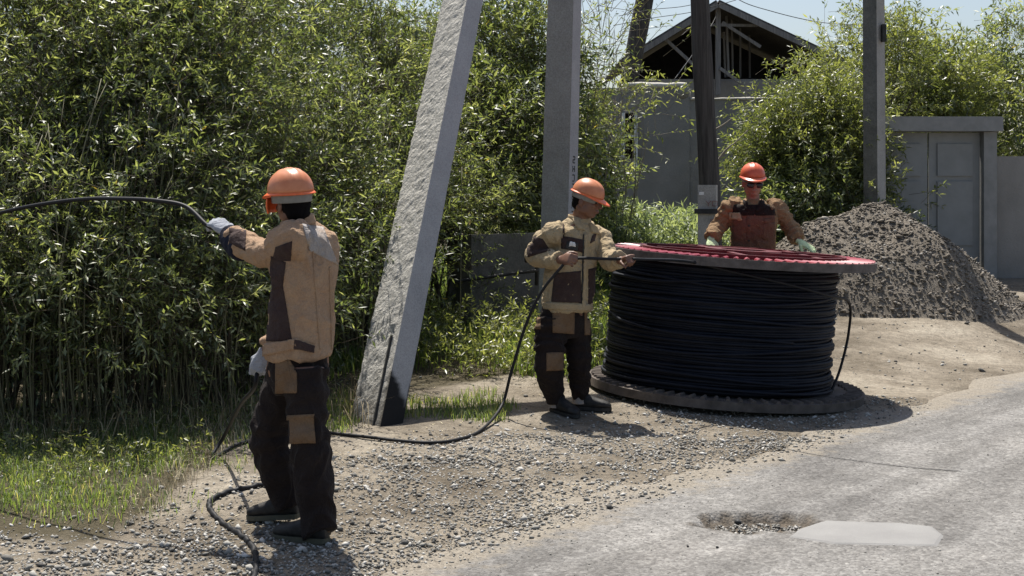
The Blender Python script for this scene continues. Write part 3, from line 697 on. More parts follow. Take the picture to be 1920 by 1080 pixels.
# ------------------------------------------------------------------ poles
def prism_pole(name, label, base, top, w0, w1, ang, matl, matr, cat='utility pole', tar=False, rough=0.0, nseg=60, group=None, marks=None, splitw=1.0):
    """square concrete pole; two visible faces; ang turns it about its axis"""
    base = Vector(base); top = Vector(top); e = empty(name, base, label, cat, group)
    d = (top-base).normalized()
    a0 = Vector((math.cos(ang), math.sin(ang), 0)); a0 = (a0-d*a0.dot(d)).normalized(); b0 = d.cross(a0)
    # the shaft is closed: faces 0,2 use the rough material, 1,3 the smooth one
    nc = 12
    verts = []; faces = []; mats = []; tarv = []
    cs = [(-1,-1),(1,-1),(1,1),(-1,1)]
    for i in range(nseg+1):
        t = i/nseg; c = base.lerp(top, t); w_ = w0*(1-t)+w1*t
        for s in range(4):
            x0, y0 = cs[s]; x1, y1 = cs[(s+1) % 4]
            for k in range(nc):
                u = k/nc; xx_ = x0+(x1-x0)*u; yy2 = y0+(y1-y0)*u
                q = c+a0*(xx_*w_/2)+b0*(yy2*w_/2*splitw)
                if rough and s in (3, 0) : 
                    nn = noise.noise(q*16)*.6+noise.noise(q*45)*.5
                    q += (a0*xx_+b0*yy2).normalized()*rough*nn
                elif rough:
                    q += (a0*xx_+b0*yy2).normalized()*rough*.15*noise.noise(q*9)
                verts.append(q)
                h = (c-base).length
                tv = 0
                if tar:
                    if s in (1, 2): tv = max(0, min(1, (.56-.20*u+.06*noise.noise(q*12)-h)/.05+.5))
                    else: tv = max(0, min(1, (.66-h)*2.0+.8*noise.noise(q*14)))*.75
                tarv.append(tv)
    N = nc*4
    for i in range(nseg):
        for k in range(N):
            a = i*N+k; b = i*N+(k+1) % N; faces.append([a, b, b+N, a+N]); mats.append(0 if (k//nc) in (3, 0) else 1)
    faces.append([k for k in range(N)][::-1]); faces.append([nseg*N+k for k in range(N)]); mats += [1, 1]
    me = npmesh('shaft', np.array([tuple(v) for v in verts]), faces, matl, e, False, attrs={'tar': ('POINT', tarv)})
    me.data.materials.append(matr); me.data.polygons.foreach_set('material_index', mats)
    return e, a0, b0, d
# leaning strut
sb_ = G(706, 792); sb_ = sb_-Vector((.17, .47, .9))*.22

mb_top = P(868, 0, 11.45); dv = (mb_top-sb_); top = sb_+dv*(6.9/dv.z)
STRUT, sa, sbv, sdv = prism_pole('leaning_concrete_pole', 'rough concrete pole leaning right, tarred at its foot, in front of the hedge', sb_, top, .335, .275, R(-49), M_CONC_R, M_CONC_S, tar=True, rough=.011, nseg=300, splitw=.56)
mb = MB(); wl = .335*.56/2+.009; mb.bar(sb_+sdv*.1-sbv*wl+sa*.105, sb_+sdv*.83-sbv*wl+sa*.10, .016, .01, up=sa); mb.build('groove', M_IRON, STRUT)
# upright pole meeting it
ub = Vector((hx(1040, 13.7), 13.7, -.2)); ut = P(1059, 0, 13.7); dv = ut-ub; ut = ub+dv*(7.0/dv.z)
UP, ua, ubv, ud = prism_pole('upright_concrete_pole', 'upright grey concrete pole behind the middle worker', ub, ut, .29, .24, R(-20), M_CONC_P, M_CONC_L, rough=.003, nseg=80)
# faded black stencil marks on the narrow right face
random.seed(3)
def stencil(parent, base, d, a0, wface, zs, mat):
    nrm_ = a0; across = d.cross(a0)
    mb = MB()
    for z, glyph in zs:
        c0 = base+d*((z-base.z)/d.z)+nrm_*(wface/2+.0035)
        for (u0, v0, u1, v1) in glyph:
            a = c0+across*u0+d*v0; b = c0+across*u1+d*v1
            dd_ = (b-a).normalized(); pr = dd_.cross(nrm_)*.006
            q = [a-pr, b-pr, b+pr, a+pr]; mb.add([v for v in q]+[v-nrm_*.003 for v in q], [[0,1,2,3],[7,6,5,4],[0,4,5,1],[1,5,6,2],[2,6,7,3],[3,7,4,0]])
    return tag(mb.build('stencil_marks', mat, parent), kind='stuff')
gl = [[(-.03,-.03,.03,-.03),(-.03,.0,.03,.0),(-.03,-.03,-.03,.0),(.03,.0,.03,.03),(-.03,.03,.03,.03)],
      [(-.03,-.03,-.03,.03),(.03,-.03,.03,.03),(-.03,0,.03,0)],
      [(-.03,-.03,.03,-.03),(.03,-.03,.03,.03),(-.03,.03,.03,.03)],
      [(-.03,-.03,.03,.03),(-.03,.03,.03,.03)]]
stencil(UP, ub, ud, ua, .275, [(1.95-.09*i, gl[i % 4]) for i in range(7)], M_IRON)
# round timber pole behind the reel
def timber(name, lab, b, t, r0, r1, zt):
    b = Vector(b); t = Vector(t); dv = t-b; t = b+dv*((zt-b.z)/dv.z)
    e = empty(name, b, lab, 'utility pole'); n = 40; rings = []
    for i in range(n+1):
        u = i/n; c = b.lerp(t, u)+Vector((.012*math.sin(u*11), .01*math.sin(u*7+2), 0)); r = (r0*(1-u)+r1*u)*(1+.03*math.sin(u*37))
        rings.append((c, Vector((r, 0, 0)), Vector((0, r, 0))))
    mb = MB(); mb.loft(rings, 18); mb.build('shaft', M_POLEW, e, True); return e
TP = timber('timber_pole', 'dark round timber pole tied to a concrete stub behind the reel', (hx(1340, 14.6), 14.6, .2), P(1314, 0, 14.6), .112, .092, 7.5)
LT = timber('leaning_timber_pole', 'dark round timber pole leaning right, left of the gable roof', (hx(1122, 27), 27, .3), P(1208, 0, 27), .185, .175, 8.5)
# its concrete stub with band
p0 = Vector((hx(1327, 14.3), 14.3, .1)); e = empty('pole_stub', p0, 'square concrete stub with iron band supporting the timber pole', 'pole stub')
mb = MB(); M_ = Matrix.Rotation(R(-14), 3, 'Z'); zt = CAMH-(365-HY)*14.3/F
mb.box((p0.x, p0.y, (zt+.1)/2+.05), .185, .19, zt-.1+.1, M=M_); o = mb.build('stub_shaft', M_CONC_P, e)
mb = MB(); mb.box((p0.x+.03, p0.y+.08, zt-.17), .27, .42, .05, M=M_); mb.build('iron_band', M_IRON, e)
mb = MB(); mb.add([(p0.x-.11, p0.y-.07, zt+.004), (p0.x-.015, p0.y-.09, zt+.004), (p0.x-.02, p0.y+.0, zt+.05), (p0.x-.05, p0.y+.02, zt+.045)], [[0,1,2,3],[0,3,2,1]])
mb.box((p0.x-.05, p0.y-.05, zt+.012), .1, .07, .03); mb.build('pale_cap_chip', M_PAPER, e)
mb = MB()
def stroke(segs, cx, cz, s, y):
    for (u0, v0, u1, v1) in segs:
        mb.bar((cx+u0*s, y, cz+v0*s), (cx+u1*s, y, cz+v1*s), .004, .012, up=(0, 1, 0))
yf = p0.y-.118
stroke([(-1,1,0,0),(1,1,0,0),(0,0,0,-1)], p0.x-.01, zt-.09, .028, yf); stroke([(-1,1,-1,-1),(-1,-1,1,-1),(1,1,1,-1),(-1,1,1,1)], p0.x+.055, zt-.09, .024, yf-.0)
stroke([(-1,1,-1,-1),(-1,1,1,1),(1,1,1,0),(1,0,-1,0)], p0.x+.045, zt-.28, .03, yf)
o = mb.build('painted_marks', mat_plain('faded_red_paint', (.22, .07, .06), .8), e); tag(o, kind='stuff')
# right concrete pole
rb = Vector((hx(1641, 17.6), 17.6, .2)); rt = P(1638, 0, 17.6); dv = rt-rb; rt = rb+dv*(8.5/dv.z)
RP, ra, rbv, rd = prism_pole('right_concrete_pole', 'grey concrete pole standing at the corner of the grey gate at right', rb, rt, .205, .185, R(-45), M_CONC_D, M_CONC_P, rough=.003, nseg=60)  # darker concrete on the left face paints its shade beside the lit right
mb = MB(); pz = P(1657, 62, 17.5); mb.box((pz.x, pz.y, pz.z), .05, .08, .22); mb.build('insulator_bracket', M_IRON, RP)

# ------------------------------------------------------------------ concrete slab with pipe in the undergrowth
D0 = 14.2
a_ = Vector((hx(838, 14.6), 14.6, .1)); b_ = Vector((hx(884, 13.9), 13.9, .1)); c_ = Vector((hx(1075, 14.8), 14.8, .1))
e = empty('concrete_culvert_head', (b_.x, b_.y, gp(b_.x, b_.y)), 'dark weathered concrete block half hidden under the willow behind the poles', 'concrete block')
za = CAMH-(440-HY)*14/F; mb = MB(); th = Vector((0, 0, 0))
def wallq(mb, p, q, z0, z1, t):
    d = (Vector((q[0]-p[0], q[1]-p[1], 0))).normalized(); n = Vector((-d.y, d.x, 0))*t
    v = [Vector((p[0], p[1], z0)), Vector((q[0], q[1], z0)), Vector((q[0], q[1], z0))+n, Vector((p[0], p[1], z0))+n]
    v += [Vector((x.x, x.y, z1)) for x in v]
    mb.add(v, [[0,3,2,1],[4,5,6,7],[0,1,5,4],[1,2,6,5],[2,3,7,6],[3,0,4,7]])
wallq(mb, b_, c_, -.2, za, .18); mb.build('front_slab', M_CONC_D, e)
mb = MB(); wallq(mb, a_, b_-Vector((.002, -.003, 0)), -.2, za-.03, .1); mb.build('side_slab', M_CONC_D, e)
mb = MB(); mb.tube(catmull([P(850, 528, 13.78), P(905, 521, 13.8), P(960, 513, 13.9), P(1012, 507, 14.0)], 6), .016, 8); mb.tube([P(1008, 460, 14.0), P(1006, 535, 14.0)], .018, 8); mb.tube([P(985, 487, 13.95), P(1012, 486, 14.0)], .03, 8)
o = mb.build('iron_pipe', M_IRON, e, True)

# ------------------------------------------------------------------ plaster wall with window, gable house
WY = 24.0
e = empty('plaster_wall', (hx(1300, WY), WY, gp(hx(1300, WY), WY)), 'grey mud plaster wall with broken capping coloured pale as a sunlit top behind the weeds', 'wall')
def zz_at(py, D): return CAMH-(py-HY)*D/F
xw0 = hx(1100, WY); xwa = hx(1196, WY); xw1 = hx(1293, WY); xw2 = hx(1640, WY)
wx0 = hx(1166, WY); wx1 = hx(1194, WY); wz0 = zz_at(297, WY); wz1 = zz_at(212, WY); T = .35
mb = MB()
def bx(x0, x1, y0, y1, z0, z1): mb.box(((x0+x1)/2, (y0+y1)/2, (z0+z1)/2), x1-x0, y1-y0, z1-z0)
bx(xw0, wx0, WY, WY+T, -.2, zz_at(165, WY)); bx(wx0, wx1, WY, WY+T, -.2, wz0); bx(wx0, wx1, WY, WY+T, wz1, zz_at(165, WY))
bx(wx1, xw1, WY, WY+T, -.2, zz_at(163, WY)); bx(xw1, xw2, WY+.02, WY+T, -.2, zz_at(187, WY))
mb.build('plaster', M_WALL, e)
# capping: uneven rounded lip, its pale colour paints the sunlit wall top
def cap(x0, x1, y0, y1, z, th, nm):
    n = 40; rings = []
    for i in range(n+1):
        x = x0+(x1-x0)*i/n; h = th*(1+.5*noise.noise((x*3, z, 0))); zo = .015*noise.noise((x*5, 7, z))
        rings.append((Vector((x, (y0+y1)/2, z+zo)), Vector((0, (y1-y0)/2*(1+.1*noise.noise((x*6, 1, 1))), 0)), Vector((0, 0, h))))
    m_ = MB(); m_.loft(rings, 12, .6); return m_.build(nm, M_WALLTOP, e, True)
cap(xwa-.25, xw1-.05, WY-.05, WY+T+.12, zz_at(160, WY), .05, 'capping'); cap(xw1+.02, xw2, WY-.02, WY+T+.05, zz_at(185, WY), .025, 'capping')
# lump where the wall steps
mb = MB(); mb.ell((xw1-.12, WY+.12, zz_at(172, WY)), (.16, 0, 0), (0, .2, 0), (0, 0, .16)); mb.build('broken_corner', M_WALL, e, True)
fr = empty('window_shutter', (wx0, WY-.05, wz0), 'small white-framed window in the plaster wall behind the leaves', 'window')
mb = MB(); t_ = .06
mb.box((wx0+.02, WY-.03, (wz0+wz1)/2), t_, .05, wz1-wz0); mb.build('frame', M_WHITE, fr)
mb = MB(); mb.box((wx1-.02, WY-.03, (wz0+wz1)/2-.08), t_, .05, wz1-wz0+.16); mb.build('frame', M_WHITE, fr)
mb = MB(); mb.box(((wx0+wx1)/2, WY-.03, (wz0+wz1)/2), wx1-wx0-.1, .04, .04); mb.build('frame_bar', M_WHITE, fr)
mb = MB(); mb.box(((wx0+wx1)/2, WY+.25, (wz0+wz1)/2), wx1-wx0, .02, wz1-wz0); mb.build('dark_pane', M_DARKIN, fr)

HYD = 36.0
e = empty('gable_house', (hx(1345, HYD), HYD, 0), 'house with open dark gable and exposed timber truss behind the plaster wall', 'house')
ax, az = hx(1344, HYD), zz_at(6, HYD); lx, lz = hx(1175, HYD), zz_at(110, HYD); rx, rz2 = hx(1590, HYD), zz_at(122, HYD)
zb = zz_at(146, HYD)
mb = MB(); bx(lx+.3, rx-.3, HYD+.4, HYD+.7, -.2, zb); mb.build('wall', M_WALL, e)
mb = MB(); bx(hx(1350, HYD), rx-.4, HYD+.36, HYD+.4, zz_at(185, HYD), zz_at(150, HYD)); mb.build('plaster_band', M_WALL, e)
def slope(x0, z0, x1, z1, nm):
    m_ = MB(); t = .07; d = Vector((x1-x0, 0, z1-z0)); L_ = d.length; d.normalize(); n = Vector((-d.z, 0, d.x));
    if n.z < 0: n = -n
    a = Vector((x0, HYD-.2, z0)); b = Vector((x1, HYD-.2, z1)); dep = Vector((0, 9, 0))
    v = [a, b, b+dep, a+dep]; v += [q+n*t for q in v]
    m_.add(v, [[0,1,2,3],[7,6,5,4],[4,5,1,0],[5,6,2,1],[6,7,3,2],[7,4,0,3]]); o = m_.build(nm, M_ROOF, e)
    m_ = MB(); m_.bar(a+Vector((0, -.02, -.06))+d*.01, b+Vector((0, -.02, -.06)), .05, .14, up=n); m_.build('verge_board', M_TIMBER, e)
slope(lx-.1, lz-.06, ax-.01, az, 'roof_slope'); slope(ax+.01, az, rx+.1, rz2-.03, 'roof_slope')
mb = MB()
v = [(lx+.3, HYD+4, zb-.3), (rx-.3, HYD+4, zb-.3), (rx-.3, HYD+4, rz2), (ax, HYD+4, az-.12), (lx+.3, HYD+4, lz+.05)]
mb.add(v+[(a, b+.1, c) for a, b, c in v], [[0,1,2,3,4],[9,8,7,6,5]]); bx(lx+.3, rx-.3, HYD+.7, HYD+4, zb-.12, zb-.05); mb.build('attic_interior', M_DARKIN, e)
# truss timbers
def tim(x0, y0, x1, y1, w_, nm='truss_timber', dy=0., mt=None):
    m_ = MB(); m_.bar(P(x0, y0, HYD+.1+dy), P(x1, y1, HYD+.1+dy), w_, w_, up=(0, 1, 0)); m_.build(nm, mt or M_TIMBER, e)
tim(1346, 8, 1346, 178, .13); tim(1284, 46, 1420, 48, .07); tim(1246, 72, 1303, 124, .08); tim(1354, 42, 1426, 88, .08); tim(1350, 128, 1392, 158, .08, dy=-.1)
tim(1362, 30, 1366, 144, .06, dy=.5); tim(1372, 34, 1374, 144, .05, dy=1.2); tim(1388, 40, 1388, 146, .05, dy=1.8); tim(1405, 50, 1406, 146, .05, dy=2.2); tim(1357, 60, 1360, 145, .05, dy=.8)

# ------------------------------------------------------------------ gate at the right
GD = 18.6
e = empty('grey_gate', (hx(1650, GD), GD, gp(hx(1650, GD), GD)), 'grey sheet metal gate in a plastered frame behind the gravel heap', 'gate')
def gq(nm, x0, x1, y0, y1, dy, mat, th=.08):
    m_ = MB(); a = P(x0, y1, GD); b = P(x1, y0, GD); m_.box(((a.x+b.x)/2, GD+dy, (a.z+b.z)/2), b.x-a.x, th, b.z-a.z); return m_.build(nm, mat, e)
gq('gate_post', 1623, 1641, 248, 540, 0, M_GATEF, .3); gq('gate_post', 1838, 1862, 248, 540, 0, M_GATEF, .3)
gq('lintel_beam', 1622, 1870, 220, 247, -.03, M_GATEF, .4)
gq('gate_leaf', 1645, 1738, 249, 500, .0, M_GATE, .04); gq('gate_leaf', 1741, 1836, 249, 500, .0, M_GATE, .04)
for x0 in (1660, 1756): 
    gq('raised_panel', x0, x0+66, 270, 330, -.035, M_GATE, .02); gq('raised_panel', x0, x0+66, 340, 460, -.035, M_GATE, .02)
gq('latch_hole', 1657, 1666, 300, 310, -.055, M_DARKIN, .02)
# plaster wall continuing right of the gate
x0 = hx(1864, GD); mb = MB(); mb.box((x0+6, GD+.1, .9), 12, .25, 2.4); o = mb.build('yard_wall', M_WALL, loc=(x0, GD, gp(x0, GD))); tag(o, 'plain grey yard wall right of the grey gate', 'wall')

# ------------------------------------------------------------------ gravel heap
hc_ = np.array([hx(1640, 16.2), 16.3]); 
def heapz(x, y):
    dx = (x-hc_[0]); dy = (y-hc_[1]); dx = np.where(dx < 0, dx/1.75, dx/1.8)
    r = np.sqrt(dx**2+(dy/1.35)**2); h = 1.06*np.clip(1-r**1.7, 0, 1)**1.1
    return h*(1+.10*np.sin(x*4.1+y*2)+.08*np.sin(x*2.2-y*5))
xs = np.arange(hc_[0]-2.1, hc_[0]+2.5, .05); ys = np.arange(hc_[1]-1.7, hc_[1]+1.7, .05)
X, Y, f = sheet(xs, ys)
nn = np.array([noise.noise((float(a)*5, float(b)*5, 3))+.5*noise.noise((float(a)*14, float(b)*14, 3)) for a, b in zip(X, Y)])
hz = heapz(X, Y); Z = gz(X, Y)+hz+.028*nn*smooth(.0, .12, hz)-.03*(hz <= .005)
e = empty('gravel_heap', (hc_[0], hc_[1], gp(*hc_)), 'grey-brown heap of gravel and soil in front of the grey gate', 'gravel heap')
npmesh('heap_body', np.stack([X, Y, Z], 1), f, M_HEAP, e, True)
x = RNG.uniform(xs[0], xs[-1], 22000); y = RNG.uniform(ys[0], ys[-1], 22000); h = heapz(x, y); k = (h > .015) & (y < hc_[1]+.5) ; x = x[k]; y = y[k]; h = h[k]
sz = np.clip(RNG.lognormal(np.log(.011), .5, len(x)), .005, .045)
nn = np.array([noise.noise((float(a)*5, float(b)*5, 3))+.5*noise.noise((float(a)*14, float(b)*14, 3)) for a, b in zip(x, y)])
o = stones('heap_stones', np.stack([x, y, gz(x, y)+h+.028*nn+sz*.2], 1), sz, M_HSTONE, e); tag(o, kind='stuff')

# ------------------------------------------------------------------ cable reel
RC = Vector((1.68, 11.0, .065)); tiltM = Matrix.Rotation(R(3.4), 3, 'Y') @ Matrix.Rotation(R(.3), 3, 'X')
TOPH = 1.075
def RL(x, y, z):   # reel local to world, with the sideways lean of the upper flange
    return RC+tiltM @ Vector((x, y, z))+Vector((.085*z/TOPH, 0, 0))
e = empty('cable_reel', RC, 'huge cable reel lying flat with red steel flange and black cable', 'cable reel')
def disc(R1, R0, z0, z1, nm, mat, n=96):
    mb = MB(); v = []
    for k in range(n):
        a = 2*math.pi*k/n; c, s = math.cos(a), math.sin(a)
        v += [RL(R1*c, R1*s, z0), RL(R1*c, R1*s, z1), RL(R0*c, R0*s, z1), RL(R0*c, R0*s, z0)]
    f = []
    for k in range(n):
        a = 4*k; b = 4*((k+1) % n)
        for j in range(4): f.append([a+j, b+j, b+(j+1) % 4, a+(j+1) % 4])
    mb.add(v, f); return mb.build(nm, mat, e)
disc(1.02, .18, TOPH-.055, TOPH-.012, 'top_flange', M_RED); disc(1.035, 1.021, TOPH-.058, TOPH+.006, 'top_rim', M_RIM)
disc(1.08, .18, 0, .062, 'bottom_flange', M_BROWNFL)
def ring_h(R1, R0, z0, z1, nm, mat): return disc(R1, R0, z0, z1, nm, mat)
ring_h(.80, .765, TOPH-.011, TOPH+.03, 'inner_ring', M_REDD); ring_h(.30, .18, TOPH-.011, TOPH+.04, 'hub_ring', M_REDD)
# drum core
disc(.45, .42, .063, TOPH-.056, 'drum_core', M_IRON, 48)
def rib_mesh(r0, r1, zb_, h, wd, mat, nm, n, skip=0):
    first = None
    for k in range(n):
        a = 2*math.pi*(k+.5)/n
        mbx = MB(); d = Vector((math.cos(a), math.sin(a), 0)); p = Vector((-d.y, d.x, 0))
        pr = [(-1, 0), (-.62, .75), (0, 1), (.62, .75), (1, 0)]
        v = []
        for rr in (r0, r1):
            for (u, hh) in pr:
                q = d*rr+p*(u*wd/2*(rr/r1)**.5); v.append(RL(q.x, q.y, zb_+hh*h))
        f = [[i, i+1, i+6, i+5][::-1] for i in range(4)]+[[0, 1, 2, 3, 4], [9, 8, 7, 6, 5]]
        mbx.add(v, f); mbx.build('rib' if first is None else 'rib', mat, e, False)
rib_mesh(.83, 1.018, TOPH-.012, .03, .052, M_RED, 'rib', 72)
rib_mesh(.94, 1.06, .062, .022, .04, M_BROWNFL, 'rib', 72)
# spokes/bars across the top flange
for (x0, y0, x1, y1, hh, mt) in ((-.74, .25, .74, .05, .05, M_REDD), (-.7, -.18, .72, -.32, .045, M_REDD), (-.25, .72, -.1, -.72, .03, M_REDD), (.45, .6, .5, -.55, .03, M_REDD)):
    mb = MB(); mb.bar(RL(x0, y0, TOPH+.012), RL(x1, y1, TOPH+.012), .045, hh); mb.build('spoke', mt, e)
mb = MB(); q = [RL(-.02, -.42, TOPH+.001), RL(.16, -.46, TOPH+.001), RL(.19, -.36, TOPH+.002), RL(.02, -.33, TOPH+.002)]; mb.add(q+[v+Vector((0, 0, .004)) for v in q], [[3,2,1,0],[4,5,6,7],[0,1,5,4],[1,2,6,5],[2,3,7,6],[3,0,4,7]]); mb.build('paper_tag', M_PAPER, e)
# the wound cable: three lays of one long spiral
mb = MB(); pts = []; turns = 44; per = 64; zz0 = .085; zz1 = TOPH-.075
for i in range(turns*per+1):
    t = i/per; a = 2*math.pi*i/per; fz = t/turns
    z = zz0+(zz1-zz0)*fz+.006*math.sin(a+t)+.004*math.sin(3*a+t*2.1)
    row = int(t)
    rr = .872+.007*math.sin(row*2.7)+.006*math.sin(row*5.1+a)+.006*math.sin(2*a+row)+.022*max(0, 1-fz*6)
    pts.append(RL(rr*math.cos(a)-.075-.06*fz, rr*math.sin(a), z))
mb.tube(pts, .0135, 7); o = mb.build('wound_cable', M_WIND, e, True); tag(o, kind='stuff')
# irregular crossing wraps on the outside
for j, (a0_, a1_, z0, z1, ro) in enumerate([(200, 330, .92, .80, .915), (210, 345, .72, .80, .912), (190, 300, .55, .47, .918), (220, 350, .36, .44, .915), (180, 320, .24, .16, .93), (195, 350, .13, .10, .945), (230, 352, .64, .60, .915), (185, 260, .86, .9, .92)]):
    mb = MB(); pts = []
    for i in range(40):
        u = i/39; a = R(a0_+(a1_-a0_)*u); z = z0+(z1-z0)*u+.012*math.sin(u*7+j); rr = ro-.03*(abs(2*u-1)**6)+.006*math.sin(u*13)
        pts.append(RL((rr-.018)*math.cos(a)-.075-.06*z, (rr-.018)*math.sin(a), z))
    mb.tube(pts, .0125, 7); mb.build('crossing_wrap', M_WIND, e, True)
# inner lay filling behind the spiral so no light shows between turns
mb = MB(); v = []
for (z, rr) in ((.075, .3), (.075, .858), (TOPH-.06, .858), (TOPH-.06, .3)):
    for k in range(72): a = 2*math.pi*k/72; v.append(RL(rr*math.cos(a)-.075-.06*z, rr*math.sin(a), z))
mb.add(v, [[q*72+k, q*72+(k+1) % 72, ((q+1) % 4)*72+(k+1) % 72, ((q+1) % 4)*72+k] for q in range(4) for k in range(72)]); mb.build('cable_inner_lay', M_WIND, e)

# ------------------------------------------------------------------ people
def remesh(mb, name, mat, parent, vox=.008, disp=None, sm=3):
    tmp = npmesh('tmp', np.array(mb.v), mb.f)
    md = tmp.modifiers.new('r', 'REMESH'); md.mode = 'VOXEL'; md.voxel_size = vox; md.adaptivity = 0
    s = tmp.modifiers.new('s', 'SMOOTH'); s.factor = .5; s.iterations = sm
    dg = bpy.context.evaluated_depsgraph_get(); dg.update()
    me = bpy.data.meshes.new_from_object(tmp.evaluated_get(dg))
    old = tmp.data; bpy.data.objects.remove(tmp); bpy.data.meshes.remove(old)
    n = len(me.vertices); co = np.empty(n*3, dtype=np.float32); me.vertices.foreach_get('co', co); co = co.reshape(-1, 3)
    if disp:
        nr = np.empty(n*3, dtype=np.float32); me.vertex_normals.foreach_get('vector', nr); nr = nr.reshape(-1, 3)
        dv = np.array([disp(Vector(c)) for c in co], dtype=np.float32); co = co+nr*dv[:, None]
    off = np.array(rootloc(parent), dtype=np.float32); co2 = co-off
    me.vertices.foreach_set('co', co2.ravel()); me.polygons.foreach_set('use_smooth', np.ones(len(me.polygons), dtype=bool))
    me.name = name; me.materials.clear(); me.materials.append(mat); me.update()
    o = bpy.data.objects.new(name, me); C.objects.link(o); o.parent = parent
    bvh = BVHTree.FromPolygons([tuple(c) for c in co], [tuple(p.vertices) for p in me.polygons])
    return o, bvh
CAM = Vector((0, 0, CAMH))
def ray(px, py): return Vector(((px-960)/F, 1, -(py-HY)/F)).normalized()
def patch(name, bvhs, quad, mat, parent, nu=12, nv=12, off=.005, thick=.006, Dg=None, shape=None):
    """cloth patch lying on a garment: a grid dropped onto the garment's surface and given thickness"""
    if not isinstance(bvhs, (list, tuple)): bvhs = [bvhs]
    P4 = [np.array(q, float) for q in quad]; V = []; ok = []
    for j in range(nv+1):
        for i in range(nu+1):
            u = i/nu; v = j/nv
            q = (P4[0]*(1-u)+P4[1]*u)*(1-v)+(P4[3]*(1-u)+P4[2]*u)*v
            d = ray(q[0], q[1]); best = None
            for b in bvhs:
                h = b.ray_cast(CAM, d)
                if h[0] is not None and (best is None or h[3] < best[1]): best = (h[0], h[3], h[1])
            if best is None:
                V.append(None)
            else: V.append((best[0], best[2]))
    outer = []; inner = []
    for x in V:
        if x is None: outer.append(None); inner.append(None); continue
        p, n_ = x
        if n_.dot(p-CAM) > 0: n_ = -n_
        outer.append(p+n_*off); inner.append(p+n_*(off-thick-.004))
    Nn = len(V); verts = [tuple(o) if o is not None else (0, 0, 0) for o in outer]+[tuple(o) if o is not None else (0, 0, 0) for o in inner]
    faces = []; used = set()
    def good(q):
        if any(outer[i] is None for i in q): return False
        ds = [outer[i].y for i in q]; return max(ds)-min(ds) < .12
    cells = {}
    for j in range(nv):
        for i in range(nu):
            a = j*(nu+1)+i; q = [a, a+1, a+nu+2, a+nu+1]
            if good(q): cells[(i, j)] = q
    comps = []; left = set(cells)
    while left:
        st = [left.pop()]; cmp_ = set(st)
        while st:
            i, j = st.pop()
            for nb_ in ((i+1, j), (i-1, j), (i, j+1), (i, j-1)):
                if nb_ in left: left.discard(nb_); cmp_.add(nb_); st.append(nb_)
        comps.append(cmp_)
    if comps:
        big = max(comps, key=len); cells = {k: q for k, q in cells.items() if k in big}; faces = list(cells.values())
    for (i, j), q in cells.items():
        for (di, dj, a, b) in ((0, -1, 0, 1), (1, 0, 1, 2), (0, 1, 2, 3), (-1, 0, 3, 0)):
            if (i+di, j+dj) not in cells: faces.append([q[b], q[a], q[a]+Nn, q[b]+Nn])
    keep = sorted({i for f_ in faces for i in f_}); mp = {k: i for i, k in enumerate(keep)}
    if not keep: return None
    o = npmesh(name, np.array([verts[k] for k in keep]), [[mp[i] for i in f_] for f_ in faces], mat, parent, True)
    return o
def hand(mb, W, d, n, k, s=1.0, curl=(.9, 1.2, .8), spread=.0, grow=0.0, thumb=1.0, curls=None):
    """W wrist, d to the knuckles, n out of the palm, k towards the thumb"""
    W = Vector(W); d = Vector(d).normalized(); n = Vector(n); n = (n-d*n.dot(d)).normalized(); kk = Vector(k); k = (kk-d*kk.dot(d)-n*kk.dot(n)).normalized()
    g = grow
    mb.loft([(W-d*.02*s, k*(.027+g)*s, n*(.021+g)*s), (W+d*.015*s, k*(.031+g)*s, n*(.019+g)*s), (W+d*.05*s, k*(.042+g)*s, n*(.017+g)*s), (W+d*.088*s, k*(.043+g)*s, n*(.014+g)*s), (W+d*.100*s, k*(.038+g)*s, n*(.010+g)*s)], 14, .8)
    for j in range(4):
        off = (.032-.0215*j)*s; ln = [(.044, .028, .022), (.048, .031, .023), (.045, .029, .022), (.036, .022, .019)][j]
        c = curls[j] if curls else curl
        p = W+d*(.088-.004*abs(j-1))*s+k*off; a = 0; pts = [p-d*.015*s, p]; sp = k*(spread*(1.5-j)*.25)
        for q in range(3):
            a += c[q]; p = p+((d*math.cos(a)+n*math.sin(a))+sp).normalized()*ln[q]*s; pts.append(p)
        r0 = (.0095-.0006*j)*s+g
        mb.tube(pts, [r0*1.05, r0*1.05, r0, r0*.93, r0*.75], 9)
    p = W+d*.025*s+k*.022*s; pts = [p]
    for dv_, l_ in ((d*.6+k*.75+n*.35*thumb, .042), (d*.85+k*.15+n*.65*thumb, .032), (d*.75-k*.15+n*.8*thumb, .026)):
        p = p+dv_.normalized()*l_*s; pts.append(p)
    mb.tube(pts, [.014*s+g, .012*s+g, .0105*s+g, .008*s+g], 9)
def limb(mb, pts, rads, n=16, m=10, fold=0, ffreq=30, flat=1.0, ph=0):
    c = catmull(pts, m); N = len(c); up = None; rings = []
    for i, p in enumerate(c):
        d = (c[min(i+1, N-1)]-c[max(i-1, 0)]).normalized()
        if up is None: up = d.orthogonal().normalized()
        up = (up-d*up.dot(d)).normalized(); q = d.cross(up); t = i/(N-1)
        r = lerpl(list(rads), t)
        r += fold*math.sin(t*ffreq+ph)*(.5+.5*math.sin(t*7+ph*2))
        rings.append((p, up*r, q*r*flat))
    mb.loft(rings, n)
def torso(mb, stations, side, n=28, pw=.85):
    """stations: (centre, half width, half depth, forward vector)"""
    rings = []
    for c, a, b, fw in stations: rings.append((Vector(c), side[0](fw)*a if False else Vector((-fw.y, fw.x, 0)).normalized()*a, fw.normalized()*b))
    mb.loft(rings, n, pw)
